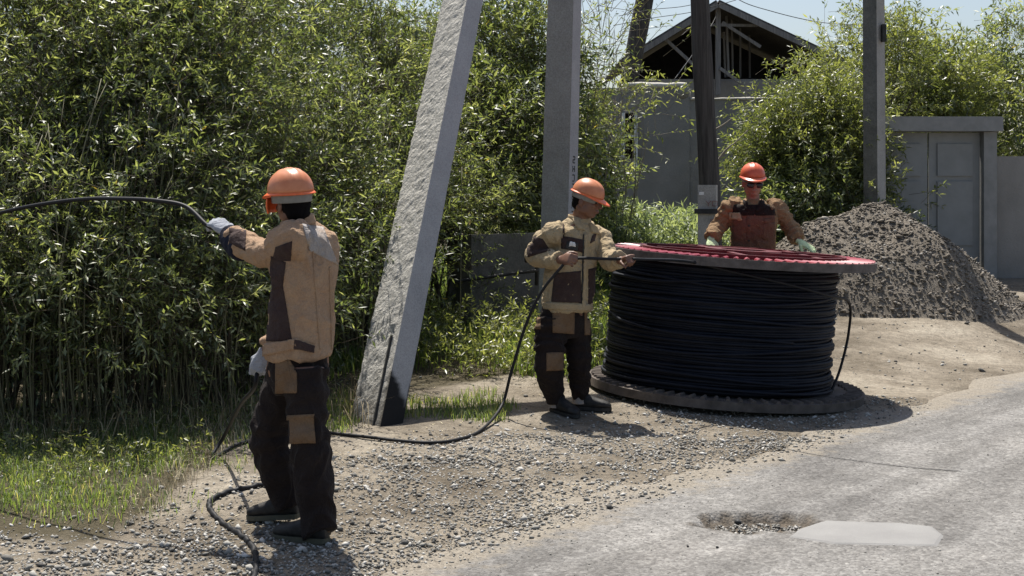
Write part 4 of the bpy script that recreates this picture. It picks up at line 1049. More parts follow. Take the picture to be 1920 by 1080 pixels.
def head(mb, Hc, Fd, Ud, s=1.0):
    """Hc centre of the skull, Fd face direction, Ud crown direction"""
    Fd = Fd.normalized(); Ud = (Ud-Fd*Ud.dot(Fd)).normalized(); S = Fd.cross(Ud)     # S = the person's right
    def L(f_, r, u): return Hc+Fd*f_*s+S*r*s+Ud*u*s
    mb.ell(L(-.008, 0, .02), S*.075*s, Fd*.095*s, Ud*.088*s, 20, 14)
    mb.ell(L(.028, 0, -.035), S*.060*s, Fd*.062*s, Ud*.075*s, 18, 12)     # face
    mb.ell(L(.045, 0, -.088), S*.036*s, Fd*.034*s, Ud*.026*s, 14, 8)     # chin
    mb.ell(L(.0, .045, -.06), S*.020*s, Fd*.05*s, Ud*.035*s, 12, 8); mb.ell(L(.0, -.045, -.06), S*.020*s, Fd*.05*s, Ud*.035*s, 12, 8)
    mb.ell(L(.074, 0, .012), S*.052*s, Fd*.017*s, Ud*.012*s, 14, 8)       # brow
    for r in (-.036, .036): mb.ell(L(.066, r, -.030), S*.020*s, Fd*.020*s, Ud*.018*s, 10, 8)
    mb.loft([(L(.088, 0, .004), S*.008*s, Fd*.006*s), (L(.097, 0, -.014), S*.010*s, Fd*.010*s), (L(.106, 0, -.032), S*.014*s, Fd*.013*s), (L(.096, 0, -.043), S*.013*s, Fd*.010*s)], 10)
    mb.ell(L(.088, 0, -.060), S*.024*s, Fd*.009*s, Ud*.006*s, 12, 6); mb.ell(L(.086, 0, -.070), S*.021*s, Fd*.010*s, Ud*.006*s, 12, 6)
    for r in (-.076, .076): mb.ell(L(-.008, r, -.022), S*.009*s, Fd*.018*s, Ud*.030*s, 10, 8)
    return L
def helmet(parent, Hc, Fd, Ud, mat, s=1.0, rim=M_RIMO, band=True, peak=.055, bandmat=None, ridge=True):
    Fd = Fd.normalized(); Ud = (Ud-Fd*Ud.dot(Fd)).normalized(); S = Fd.cross(Ud)
    def L(f_, r, u): return Hc+Fd*f_*s+S*r*s+Ud*u*s
    A, B, Hh = .112, .135, .120; n = 48; m = 16; z0 = .035
    mb = MB(); v = []; f = []
    for j in range(m+1):
        t = math.pi/2*.965*j/m; c = math.cos(t)**.85; z = z0+Hh*math.sin(t)**.95
        for k in range(n):
            a = 2*math.pi*k/n; fx = math.sin(a); sx = math.cos(a)
            rr = 1.0
            rd = 0
            if ridge:   # three raised ribs front to back
                x_ = c*sx*A
                rd = .006*(math.exp(-(x_/.011)**2)+.7*math.exp(-((abs(x_)-.034)/.008)**2))*min(1, math.sin(t)*1.8)*(1 if abs(fx*c) < .93 else .4)
            v.append(L(B*c*fx, A*c*sx, z+rd))
    for j in range(m):
        for k in range(n):
            a = j*n+k; b = j*n+(k+1) % n; f.append([a, b, b+n, a+n])
    f.append([m*n+k for k in range(n)]); mb.add(v, f); shell = mb.build('helmet_shell', mat, parent, True)
    sol = shell.modifiers.new('thick', 'SOLIDIFY'); sol.thickness = .003
    # brim: a lip all round that grows into a peak at the front
    mb = MB(); v = []; f = []; K = 5
    for q in range(K+1):
        u = q/K
        for k in range(n):
            a = 2*math.pi*k/n; fx = math.sin(a); sx = math.cos(a); fr = max(0, fx)**2.2
            ext = (.012+peak*fr)*u; dz = -(.010+.022*fr)*u
            v.append(L((B+ext)*fx, (A+ext*.75)*sx, z0+dz+.002))
    for q in range(K):
        for k in range(n):
            a = q*n+k; b = q*n+(k+1) % n; f.append([a, a+n, b+n, b])
    mb.add(v, f); br = mb.build('brim', rim, shell, True); sol = br.modifiers.new('thick', 'SOLIDIFY'); sol.thickness = .005
    if band:
        mb = MB(); v = []; f = []
        for (z, rr) in ((.03, .93), (-.014, .915), (-.016, .895), (.03, .91)):
            for k in range(n):
                a = 2*math.pi*k/n; v.append(L(B*.86*math.sin(a)*rr/.9-.006, A*.84*math.cos(a)*rr/.9, z))
        for q in range(3):
            for k in range(n): a = q*n+k; b = q*n+(k+1) % n; f.append([a, b, b+n, a+n])
        mb.add(v, f); mb.build('headband', bandmat or M_STRAP, shell, True)
    return L, shell
def shoe(parent, heel, toe, s=1.0, mat=M_SHOE, solemat=M_SOLE, tilt=0):
    heel = Vector(heel); toe = Vector(toe); d = (toe-heel); L_ = d.length; d.normalize(); sd_ = d.cross(Vector((0, 0, 1))).normalized(); up = sd_.cross(d)
    mb = MB(); st = [(0, .028, .035), (.06, .036, .05), (.2, .040, .06), (.4, .042, .048), (.6, .048, .036), (.8, .047, .028), (.93, .036, .022), (1, .018, .014)]
    mb.loft([(heel+d*L_*t+up*(.02+h*.9), sd_*w_*s, up*h*s) for t, w_, h in st], 16, .8); 
    mb.ell(heel+d*.06+up*.08, d*.055, sd_*.042, up*.05)
    o, _ = remesh(mb, 'shoe', mat, parent, .006, None, 2)
    mb = MB(); prev = None
    lo = []; hi = []
    for t, w_, h in [(0, .022, 0), (.03, .034, 0), (.2, .041, 0), (.4, .041, 0), (.6, .049, 0), (.8, .049, 0), (.94, .036, 0), (1.01, .014, 0)]:
        c = heel+d*L_*t; lo.append((c-sd_*w_, c+sd_*w_)); 
    v = []
    for a, b in lo: v += [a, b, b+up*.024, a+up*.024]
    f = [[4*i+j, 4*i+(j+1) % 4, 4*i+4+(j+1) % 4, 4*i+4+j][::-1] for i in range(7) for j in range(4)]+[[0, 1, 2, 3], [31, 30, 29, 28]]
    mb.add(v, f); mb.build('sole', solemat, o, False)
    return o
def wr(freq, amp, seed, stretch=(1, 1, .5)):
    def f(p):
        q = Vector((p.x*stretch[0], p.y*stretch[1], p.z*stretch[2]))*freq+Vector((seed, 0, 0))
        w1 = noise.noise(q+Vector((noise.noise(q*.7+Vector((9, 0, 0))), noise.noise(q*.7+Vector((0, 5, 0))), 0))*1.2)
        ridge = (1-abs(w1)*2.2); return amp*(ridge*.8+.7*noise.noise(q*.45)-.3)
    return f

# ---- cable route first, hands close on it
# ---------------- person A: near, back to us, raised left hand
def personA():
    base = G(578, 1012); e = empty('person', base, 'nearest worker seen from behind in tan jacket, raising the cable in a gloved hand', 'person')
    fw = Vector((-.80, .60, 0)); sd_ = Vector((-fw.y, fw.x, 0))   # to his left
    pel = P(558, 690, 6.62); che = P(572, 500, 6.60); nb = P(566, 428, 6.60); Hc = P(549, 378, 6.58)
    SL = P(545, 452, 6.45); SR = P(600, 458, 6.72); EL = P(492, 470, 6.62); WL = P(432, 440, 6.80)
    ER = P(560, 590, 6.95); WR = P(494, 662, 6.90)
    HL = P(575, 690, 6.53); HR = P(545, 690, 6.70); KL = P(580, 838, 6.46); KR = P(506, 812, 6.72); AL = P(598, 985, 6.42); AR = P(541, 950, 6.72)
    # body
    mb = MB()
    torso(mb, [(pel+Vector((0, 0, -.06)), .15, .10, fw), (pel, .165, .115, fw), (P(566, 610, 6.6), .14, .10, fw), (che, .165, .115, fw), (P(572, 462, 6.6), .165, .10, fw), (nb, .085, .07, fw)], None)
    limb(mb, [nb+Vector((0, 0, -.05)), nb, Hc+Vector((0, 0, -.04))], [.065, .057, .058], 14, 5)
    hf = Vector((-.62, .78, 0)); L = head(mb, Hc, hf, Vector((-.03, 0, 1)), .99)
    limb(mb, [SL, EL, WL], [.055, .045, .042, .035, .027]); limb(mb, [SR, ER, WR], [.055, .045, .042, .035, .027])
    limb(mb, [HL, KL, AL], [.085, .07, .055, .05, .035]); limb(mb, [HR, KR, AR], [.085, .07, .055, .05, .035])
    hdL = (P(402, 412, 6.86)-WL).normalized(); nL = Vector((.25, .2, -1)); kL = Vector((-.4, .6, .2))
    hand(mb, WL+hdL*.015, hdL, nL, kL, 1.0, (.5, .9, .6))
    hdR = Vector((-.38, -.08, -.9)).normalized(); nR = Vector((.35, .9, -.1)); kR = Vector((-.9, .3, .3)); cR = [(.5, 1.2, .8), (.8, 1.3, .9), (.95, 1.3, .9), (1.05, 1.3, .9)]; hand(mb, WR, hdR, nR, kR, .95, thumb=1.3, curls=cR)
    remesh(mb, 'body', M_SKIN, e, .006, None, 2)
    # hair at the nape
    mb = MB(); S = hf.cross(Vector((0, 0, 1)))
    mb.ell(L(-.022, 0, -.005), S*.075, hf*.080, Vector((0, 0, .080)), 20, 12); mb.ell(L(-.045, 0, -.055), S*.062, hf*.055, Vector((0, 0, .045)), 16, 10)
    remesh(mb, 'hair', M_HAIR, e, .007, wr(60, .003, 2), 1)
    # jacket
    mb = MB()
    st = [(P(561, 671, 6.6), .158, .122), (P(561, 664, 6.6), .166, .132), (P(563, 640, 6.6), .166, .132), (P(566, 600, 6.6), .163, .128), (P(569, 550, 6.6), .166, .130), (P(571, 500, 6.6), .174, .130), (P(572, 465, 6.6), .178, .124), (P(572, 442, 6.6), .165, .115), (P(568, 425, 6.6), .115, .085), (P(564, 414, 6.59), .075, .07)]
    torso(mb, [(c, a, b, fw) for c, a, b in st], None)
    limb(mb, [SL+Vector((.06, 0, .0)), SL, EL+Vector((0, 0, -.012)), WL+(EL-WL).normalized()*.03], [.075, .088, .080, .074, .072, .060, .050], 20, 14, .006, 46)
    limb(mb, [SR, ER, WR+(ER-WR).normalized()*.03], [.082, .078, .07, .062, .052], 18, 14, .005, 40)
    w1_ = wr(8.0, .017, 1, (1, 1, .5)); w2_ = wr(17, .007, 4, (1, 1, .9)); wA = lambda p: w1_(p)+w2_(p)*(1.3 if (p.z > 1.3) else .5)
    jk, jb = remesh(mb, 'jacket', M_TAN, e, .007, wA, 1)
    # collar
    mb = MB(); limb(mb, [P(564, 424, 6.59), P(560, 404, 6.59)], [.078, .070], 22, 4); remesh(mb, 'collar', M_TAN, jk, .007, None, 2)
    # hem band slightly proud
    B = [jb]
    patch('back_yoke', B, [(567, 420), (606, 426), (634, 497), (580, 470)], M_GREYC, jk, 20, 16, .003, .004)
    if 0: patch('shoulder_panel', B, [(588, 479), (633, 497), (634, 505), (592, 490)], M_BROWN, jk, 10, 5, .004)
    patch('side_panel', B, [(508, 505), (526, 508), (548, 640), (500, 640)], M_BROWN, jk, 12, 26, .004)
    patch('side_panel', B, [(508, 480), (536, 492), (530, 540), (506, 545)], M_BROWN, jk, 10, 12, .0045)
    patch('sleeve_panel', B, [(517, 463), (548, 452), (545, 490), (510, 488)], M_BROWN, jk, 12, 10, .004)
    patch('cuff_panel', B, [(430, 428), (462, 433), (460, 470), (430, 455)], M_BROWN, jk, 12, 10, .004)
    patch('waistband', B, [(498, 645), (556, 634), (560, 652), (496, 668)], M_TAN, jk, 16, 6, .012, .012)
    patch('waist_tab', B, [(552, 636), (588, 648), (586, 661), (553, 654)], M_BROWN, jk, 12, 5, .013, .01)
    for a_, b__ in (((586, 470), (600, 655)), ((618, 500), (622, 655))):
        patch('seam', B, [(a_[0]-1, a_[1]), (a_[0]+1, a_[1]), (b__[0]+1, b__[1]), (b__[0]-1, b__[1])], M_TAN, jk, 1, 40, .0045, .003)
    # trousers
    mb = MB()
    torso(mb, [(P(560, 735, 6.6), .110, .095, fw), (P(558, 712, 6.6), .138, .112, fw), (P(558, 690, 6.6), .150, .115, fw), (P(559, 655, 6.6), .145, .108, fw)], None)
    limb(mb, [HL, HL.lerp(KL, .5), KL, KL.lerp(AL, .5), AL, AL+Vector((.01, -.01, -.035))], [.105, .100, .094, .090, .085, .078, .080], 22, 14, .007, 60)
    limb(mb, [HR, HR.lerp(KR, .5), KR, KR.lerp(AR, .5)+Vector((-.01, 0, 0)), AR], [.105, .102, .094, .086, .075, .070], 22, 14, .007, 55, ph=2)
    tr, tb = remesh(mb, 'trousers', M_DKBR, e, .008, wr(9, .016, 5, (1, 1, .8)), 1)
    patch('thigh_pocket', tb, [(517, 662), (535, 662), (557, 737), (517, 737)], M_PATCHC, tr, 10, 14, .006, .008)
    patch('pocket_corner', tb, [(535, 664), (538, 664), (557, 700), (557, 737)], M_PATCHC, tr, 6, 12, .0055, .008)
    patch('knee_pocket', tb, [(535, 779), (588, 776), (591, 830), (536, 832)], M_PATCHC, tr, 12, 12, .007, .009)
    patch('hem_tape', tb, [(590, 1003), (623, 994), (624, 1020), (590, 1022)], M_PATCHC, tr, 8, 6, .005)
    # shoes
    zg = lambda p: gp(p.x, p.y)
    h = AL+Vector((.045, -.03, 0)); h.z = zg(h)+.004; t = h+Vector((-.265, .10, 0)); t.z = h.z+.0; shoe(e, h, t)
    h = AR+Vector((.055, -.02, 0)); h.z = zg(h)+.03; t = h+Vector((-.26, .07, 0)); t.z = zg(t)+.006; shoe(e, h, t)
    # gloves
    mb = MB(); hand(mb, WL+hdL*.015, hdL, nL, kL, 1.02, (.5, .9, .6), grow=.0035); gl_, gb = remesh(mb, 'glove', M_GLOVE, e, .0045, None, 1)
    mb = MB(); limb(mb, [WL+(EL-WL)*.42+Vector((0, -.01, -.035)), WL+(EL-WL)*.12+Vector((0, 0, -.022)), WL+hdL*.03], [.066, .068, .058, .042], 18, 8, .004, 20)
    remesh(mb, 'gauntlet', M_NAVY, gl_, .007, wr(14, .006, 3), 2)
    mb = MB(); hand(mb, WR, hdR, nR, kR, .97, thumb=1.3, curls=cR, grow=.003); remesh(mb, 'glove', M_GLOVE, e, .0045, None, 1)
    # helmet with orange brim
    L2, sh = helmet(e, Hc+Vector((-.008, 0, .012)), hf, Vector((-.02, -.10, 1)), M_HELM, .94, peak=.05)
    # tinted visor hanging at the face side
    mb = MB(); v = []; n = 14; Ud = Vector((0, 0, 1))
    for j in range(5):
        for k in range(n+1):
            a = R(-75+150*k/n); z = .012-.078*j/4; rr = .124+.006*math.sin(j/4*3.14); v.append(L2(rr*math.cos(a)*1.05+.01, rr*math.sin(a)*.93, z))
    f = [[j*(n+1)+k, j*(n+1)+k+1, (j+1)*(n+1)+k+1, (j+1)*(n+1)+k] for j in range(4) for k in range(n)]
    mb.add(v, f); vz = mb.build('visor', M_RIMO, sh, True); s_ = vz.modifiers.new('t', 'SOLIDIFY'); s_.thickness = .004
    return e, WL+hdL*.085+Vector(nL).normalized()*.025, WR+hdR*.085+nR.normalized()*.024
A_, AHL, AHR = personA()

# ---------------- person B: middle, facing right and towards us, pulling the cable
def personB():
    base = G(1062, 772); D = base.y; e = empty('person', base, 'middle worker in khaki jacket and orange helmet, pulling the cable off the reel bare-handed', 'person')
    fw = Vector((.50, -.86, 0)); sl = Vector((-fw.y, fw.x, 0))
    hf = Vector((.88, -.42, -.22))
    def Q(px, py, dd=0): return P(px, py, D+dd)
    Hc = Q(1101, 374, -.06); nb = Q(1086, 412, 0)
    SR = Q(1035, 440, -.12); SLs = Q(1128, 448, .10); ER = Q(1004, 478, -.02); WR_ = Q(1052, 487, -.30)
    EL = Q(1142, 486, -.05); WL_ = Q(1166, 488, -.25)
    HR = Q(1036, 600, -.06); HL = Q(1078, 600, .07); KR = Q(1030, 680, -.14); KL = Q(1086, 680, .02); AR = Q(1044, 752, -.06); AL = Q(1087, 745, .08)
    mb = MB()
    torso(mb, [(Q(1058, 615), .14, .10, fw), (Q(1058, 590), .165, .115, fw), (Q(1064, 540), .14, .10, fw), (Q(1074, 480), .165, .115, fw), (Q(1080, 440), .16, .10, fw), (nb+Vector((0, 0, .01)), .08, .07, fw)], None)
    limb(mb, [nb+Vector((0, 0, -.06)), nb, Hc+Vector((-.02, 0, -.04))], [.066, .058, .058], 14, 5)
    L = head(mb, Hc, hf, Vector((.1, 0, 1)), 1.1)
    limb(mb, [SR, ER, WR_], [.055, .045, .042, .035, .027]); limb(mb, [SLs, EL, WL_], [.055, .045, .042, .035, .027])
    limb(mb, [HR, KR, AR], [.085, .07, .055, .05, .035]); limb(mb, [HL, KL, AL], [.085, .07, .055, .05, .035])
    dR = (Q(1076, 484, -.42)-WR_).normalized(); dL = (Q(1187, 478, -.36)-WL_).normalized()
    nR = Vector((.1, .75, -.3)); kR = Vector((.5, 0, .7)); nL = Vector((-.4, .7, -.5)); kL = Vector((-.2, 0, 1))
    hand(mb, WR_, dR, nR, kR, 1.08, (1.0, 1.4, .9)); hand(mb, WL_, dL, nL, kL, 1.08, (1.25, 1.5, .9), thumb=1.5)
    remesh(mb, 'body', M_SKIN, e, .006, None, 2)
    S = hf.normalized().cross(Vector((0, 0, 1))).normalized()
    for r in (-.029, .029):
        m2 = MB(); m2.ell(L(.077, r, -.008), S*.012, hf.normalized()*.009, Vector((0, 0, .007)), 10, 8); m2.build('eye', M_LENS, e, True)
    mb = MB(); mb.ell(L(-.026, 0, -.002), S*.079, hf.normalized()*.082, Vector((0, 0, .08)), 20, 12); mb.ell(L(-.055, 0, -.045), S*.062, hf.normalized()*.045, Vector((0, 0, .045)), 16, 10)
    remesh(mb, 'hair', M_HAIR, e, .007, wr(60, .003, 2), 1)
    mb = MB()
    st = [(Q(1064, 583), .178, .143), (Q(1064, 576), .186, .150), (Q(1065, 560), .188, .148), (Q(1067, 520), .186, .143), (Q(1073, 480), .186, .138), (Q(1078, 452), .182, .126), (Q(1080, 434), .165, .115), (Q(1083, 420), .115, .09), (Q(1085, 411), .078, .072)]
    torso(mb, [(c, a, b, fw) for c, a, b in st], None)
    limb(mb, [SR+Vector((.06, 0, 0)), SR, ER, WR_+(ER-WR_).normalized()*.025], [.078, .083, .078, .076, .074, .064, .056], 20, 14, .007, 44)
    limb(mb, [SLs+Vector((-.06, 0, 0)), SLs, EL, WL_+(EL-WL_).normalized()*.03], [.078, .082, .076, .072, .070, .064, .058], 20, 14, .007, 40)
    jk, jb = remesh(mb, 'jacket', M_TANB, e, .007, lambda p, a=wr(8, .011, 11, (1, 1, .7)), b=wr(19, .009, 12, (1, 1, 1)): a(p)+b(p), 1)
    mb = MB(); v = []; n = 30; side = sl
    for j in range(4):
        for k in range(n+1):
            a = R(-155+310*k/n); u = j/3; rr = .078-.006*u+(.018*max(0, math.cos(a*.5))**0)*0; c = nb+Vector((0, 0, -.005+.045*u))
            v.append(c+(fw*-math.cos(a)+side*math.sin(a))*rr+Vector((0, 0, -.030*(abs(a)/2.7)**3)))
    mb.add(v, [[j*(n+1)+k, j*(n+1)+k+1, (j+1)*(n+1)+k+1, (j+1)*(n+1)+k] for j in range(3) for k in range(n)]); co = mb.build('collar', M_TANB, jk, True); q = co.modifiers.new('t', 'SOLIDIFY'); q.thickness = .008
    for quad in ([(1070, 404), (1083, 412), (1096, 432), (1082, 430)], [(1104, 420), (1116, 424), (1122, 440), (1108, 436)]): patch('collar_flap', jb, quad, M_TANB, co, 8, 6, .016, .012)
    B = [jb]
    patch('chest_panel', B, [(1052, 442), (1098, 450), (1097, 474), (1052, 466)], M_BROWN, jk, 12, 8, .005)
    patch('chest_logo', B, [(1062, 452), (1084, 456), (1082, 470), (1060, 466)], M_IRON, jk, 8, 6, .008)
    patch('logo_mark', B, [(1069, 453), (1076, 454), (1079, 462), (1066, 461)], M_PAPER, jk, 5, 4, .011)
    patch('chest_pocket', B, [(1110, 442), (1118, 436), (1114, 452), (1106, 456)], M_BROWN, jk, 5, 6, .006)
    patch('lower_pocket', B, [(1040, 512), (1089, 508), (1089, 568), (1034, 566)], M_BROWN, jk, 12, 14, .006, .008)
    patch('lower_pocket', B, [(1103, 505), (1122, 500), (1122, 560), (1103, 572)], M_BROWN, jk, 8, 12, .006, .008)
    patch('elbow_panel', B, [(986, 440), (1018, 448), (1032, 470), (990, 482)], M_BROWN, jk, 12, 10, .005)
    patch('zip_placket', B, [(1096, 436), (1101, 438), (1097, 578), (1091, 578)], M_TANB, jk, 3, 40, .010, .008)
    patch('zip', B, [(1093, 440), (1095, 440), (1091, 578), (1089, 578)], M_IRON, jk, 1, 40, .008, .004)
    patch('hem_band', B, [(1014, 566), (1116, 572), (1114, 583), (1014, 579)], M_TANB, jk, 24, 4, .010, .01)
    patch('shoulder_seam', B, [(1055, 415), (1057, 415), (1058, 452), (1055, 452)], M_BROWN, jk, 1, 12, .004, .003)
    mb = MB()
    torso(mb, [(Q(1058, 632), .13, .11, fw), (Q(1058, 610), .165, .13, fw), (Q(1058, 590), .175, .132, fw), (Q(1060, 565), .165, .12, fw)], None)
    limb(mb, [HR, HR.lerp(KR, .5), KR, KR.lerp(AR, .55)+Vector((-.015, 0, 0)), AR], [.112, .110, .106, .10, .082, .070], 22, 14, .008, 60)
    limb(mb, [HL, HL.lerp(KL, .5), KL, KL.lerp(AL, .55), AL], [.105, .102, .092, .086, .074, .066], 22, 14, .008, 55, ph=2)
    tr, tb = remesh(mb, 'trousers', M_DKBR, e, .008, wr(9, .016, 15, (1, 1, .8)), 1)
    patch('thigh_pocket', tb, [(1036, 584), (1077, 584), (1076, 626), (1036, 624)], M_PATCHC, tr, 12, 10, .006, .008)
    patch('side_stripe', tb, [(1004, 575), (1014, 575), (1014, 617), (1003, 617)], M_PATCHC, tr, 5, 10, .006)
    patch('side_stripe', tb, [(1096, 582), (1106, 582), (1106, 628), (1096, 628)], M_PATCHC, tr, 5, 10, .006)
    patch('knee_pocket', tb, [(1025, 662), (1059, 660), (1059, 694), (1025, 695)], M_PATCHC, tr, 10, 10, .007, .009)
    for (a, b, n_) in ((AR, Vector((.16, -.20, 0)), 'x'), (AL, Vector((.25, -.06, 0)), 'y')):
        h = a-b.normalized()*.05; h.z = gp(h.x, h.y)+.004; t = h+b.normalized()*.28; t.z = gp(t.x, t.y)+.006; shoe(e, h, t, 1.05, M_SHOE, M_IRON)
        m2 = MB(); limb(m2, [a+Vector((0, 0, -.045)), a+Vector((0, 0, .02))], [.058, .056], 16, 4); remesh(m2, 'sock', M_GREYC, e, .007, None, 1)
    helmet(e, Hc+Vector((-.005, 0, .008)), hf+Vector((0, 0, -.12)), Vector((.12, 0, 1)), M_HELM, .90, peak=.06)
    return e, WR_+dR*.085+nR.normalized()*.024, WL_+dL*.085+nL.normalized()*.024
B_, BHR, BHL = personB()

# ---------------- person C: behind the reel, facing us
def personC():
    D = 12.35; x = hx(1414, D); base = Vector((x, D, gp(x, D))); e = empty('person', base, 'worker in sunglasses and red helmet leaning on the far side of the reel', 'person')
    fw = Vector((-.05, -1, 0)); hf = Vector((.03, -1, -.10))
    def Q(px, py, dd=0): return P(px, py, D+dd)
    Hc = Q(1411, 340, -.22); nb = Q(1412, 381, -.17)
    SR = Q(1369, 392, -.12); SLs = Q(1458, 392, -.12); ER = Q(1349, 424, -.10); WR_ = Q(1333, 449, -.24); EL = Q(1480, 424, -.10); WL_ = Q(1498, 452, -.22)
    zf = base.z
    HR = Vector((x-.09, D+.02, zf+.92)); HL = Vector((x+.09, D+.02, zf+.92)); KR = Vector((x-.11, D-.02, zf+.5)); KL = Vector((x+.11, D-.02, zf+.5)); AR = Vector((x-.12, D+.03, zf+.10)); AL = Vector((x+.12, D+.03, zf+.10))
    mb = MB(); ps = Vector((x, D, zf+.95))
    torso(mb, [(ps+Vector((0, 0, -.1)), .14, .10, fw), (ps, .165, .115, fw), (Q(1413, 470, -.06), .14, .10, fw), (Q(1413, 425, -.12), .165, .115, fw), (Q(1413, 400, -.15), .165, .10, fw), (nb+Vector((0, 0, 0)), .08, .07, fw)], None)
    limb(mb, [nb+Vector((0, 0, -.05)), nb, Hc+Vector((0, .02, -.04))], [.066, .058, .058], 14, 5)
    L = head(mb, Hc, hf, Vector((0, 0, 1)), 1.12)
    limb(mb, [SR, ER, WR_], [.055, .045, .042, .035, .027]); limb(mb, [SLs, EL, WL_], [.055, .045, .042, .035, .027])
    limb(mb, [HR, KR, AR], [.085, .07, .055, .05, .035]); limb(mb, [HL, KL, AL], [.085, .07, .055, .05, .035])
    hr = dict(d=Vector((-.05, -.75, -.62)), n=Vector((0, .5, -1)), k=Vector((1, 0, 0))); hl = dict(d=Vector((.75, -.45, -.5)), n=Vector((.1, .2, -1)), k=Vector((-.5, -1, 0)))
    hand(mb, WR_, hr['d'], hr['n'], hr['k'], .95, (-.1, .15, .1), .25); hand(mb, WL_, hl['d'], hl['n'], hl['k'], .95, (-.05, .2, .1), .25)
    remesh(mb, 'body', M_SKINC, e, .006, None, 2)
    for W_, h_ in ((WR_, hr), (WL_, hl)):
        m2 = MB(); hand(m2, W_, h_['d'], h_['n'], h_['k'], .97, (-.1, .15, .1) if h_ is hr else (-.05, .2, .1), .25, grow=.004); remesh(m2, 'glove', M_GLOVEG, e, .0045, None, 1)
    S = Vector((-1, 0, 0))
    mb = MB(); mb.ell(L(-.03, 0, .0), S*.08, hf*.085, Vector((0, 0, .08)), 20, 12); remesh(mb, 'hair', M_HAIR, e, .007, None, 1)
    sg = None
    mb = MB()
    for r in (-.033, .033):
        mb.ell(L(.098, r, -.022), S*.033, Vector((0, -.009, 0)), Vector((0, 0, .025)), 16, 10)
    mb.bar(L(.100, -.012, -.010), L(.100, .012, -.010), .006, .008); mb.bar(L(.09, .062, .002), L(.0, .078, .002), .004, .006); mb.bar(L(.09, -.062, .002), L(.0, -.078, .002), .004, .006)
    mb.build('sunglasses', M_LENS, e, True)
    mb = MB()
    st = [(ps+Vector((0, 0, -.10)), .18, .14), (ps+Vector((0, 0, -.03)), .19, .15), (Q(1413, 475, -.05), .185, .145), (Q(1413, 440, -.10), .195, .148), (Q(1413, 415, -.13), .205, .146), (Q(1413, 396, -.15), .200, .135), (Q(1413, 386, -.16), .165, .110), (Q(1413, 379, -.165), .11, .088), (Q(1412, 374, -.17), .078, .072)]
    torso(mb, [(c, a, b, fw) for c, a, b in st], None)
    limb(mb, [SR+Vector((.07, 0, 0)), SR, ER, WR_+(ER-WR_).normalized()*.02], [.08, .090, .082, .076, .074, .066, .060], 20, 16, .010, 60)
    limb(mb, [SLs+Vector((-.07, 0, 0)), SLs, EL, WL_+(EL-WL_).normalized()*.02], [.08, .090, .082, .076, .074, .066, .060], 20, 16, .010, 60, ph=1)
    jk, jb = remesh(mb, 'jacket', M_SLEEVE, e, .007, wr(13, .017, 21, (.8, .8, 1.3)), 1)
    B = [jb]
    patch('front_panel', B, [(1374, 400), (1452, 400), (1452, 480), (1374, 480)], M_TANC, jk, 30, 24, .004)
    patch('dark_yoke', B, [(1376, 384), (1450, 384), (1454, 404), (1372, 404)], M_DKBR, jk, 20, 8, .005)
    patch('collar_flap', B, [(1392, 372), (1400, 378), (1410, 398), (1398, 394)], M_DKBR, jk, 6, 6, .013, .01)
    patch('collar_flap', B, [(1432, 370), (1424, 378), (1416, 398), (1434, 392)], M_DKBR, jk, 6, 6, .013, .01)
    patch('shoulder_strap', B, [(1438, 372), (1443, 372), (1452, 392), (1446, 394)], M_PATCHC, jk, 3, 8, .014, .008)
    patch('pocket_flap', B, [(1367, 398), (1388, 398), (1391, 413), (1367, 410)], M_TANB, jk, 8, 5, .015, .014)
    patch('pocket_flap', B, [(1432, 410), (1452, 408), (1452, 415), (1432, 418)], M_TANC, jk, 8, 3, .010, .01)
    patch('chest_pocket', B, [(1430, 419), (1452, 417), (1451, 448), (1430, 450)], M_TANC, jk, 8, 8, .006, .006)
    for yb in (421, 449): patch('button', B, [(1402, yb), (1406, yb), (1406, yb+4), (1402, yb+4)], M_IRON, jk, 2, 2, .008, .006)
    patch('placket', B, [(1400, 405), (1408, 405), (1408, 470), (1400, 470)], M_TANC, jk, 3, 16, .005, .005)
    mb = MB()
    torso(mb, [(ps+Vector((0, 0, -.22)), .13, .11, fw), (ps+Vector((0, 0, -.12)), .165, .13, fw), (ps, .17, .13, fw), (ps+Vector((0, 0, .08)), .16, .12, fw)], None)
    limb(mb, [HR, KR, AR], [.12, .11, .1, .09, .08], 20, 10, .005, 50); limb(mb, [HL, KL, AL], [.12, .11, .1, .09, .08], 20, 10, .005, 50)
    remesh(mb, 'trousers', M_DKBR, e, .01, wr(7, .010, 25), 3)
    for a in (AR, AL):
        h = a+Vector((0, .05, 0)); h.z = gp(h.x, h.y)+.004; t = h+Vector((0, -.27, 0)); t.z = gp(t.x, t.y)+.006; shoe(e, h, t)
    helmet(e, Hc+Vector((0, 0, .012)), hf+Vector((0, 0, -.02)), Vector((0, 0, 1)), M_HELMR, .96, rim=M_HELMR, peak=.05)
    return e
C_ = personC()

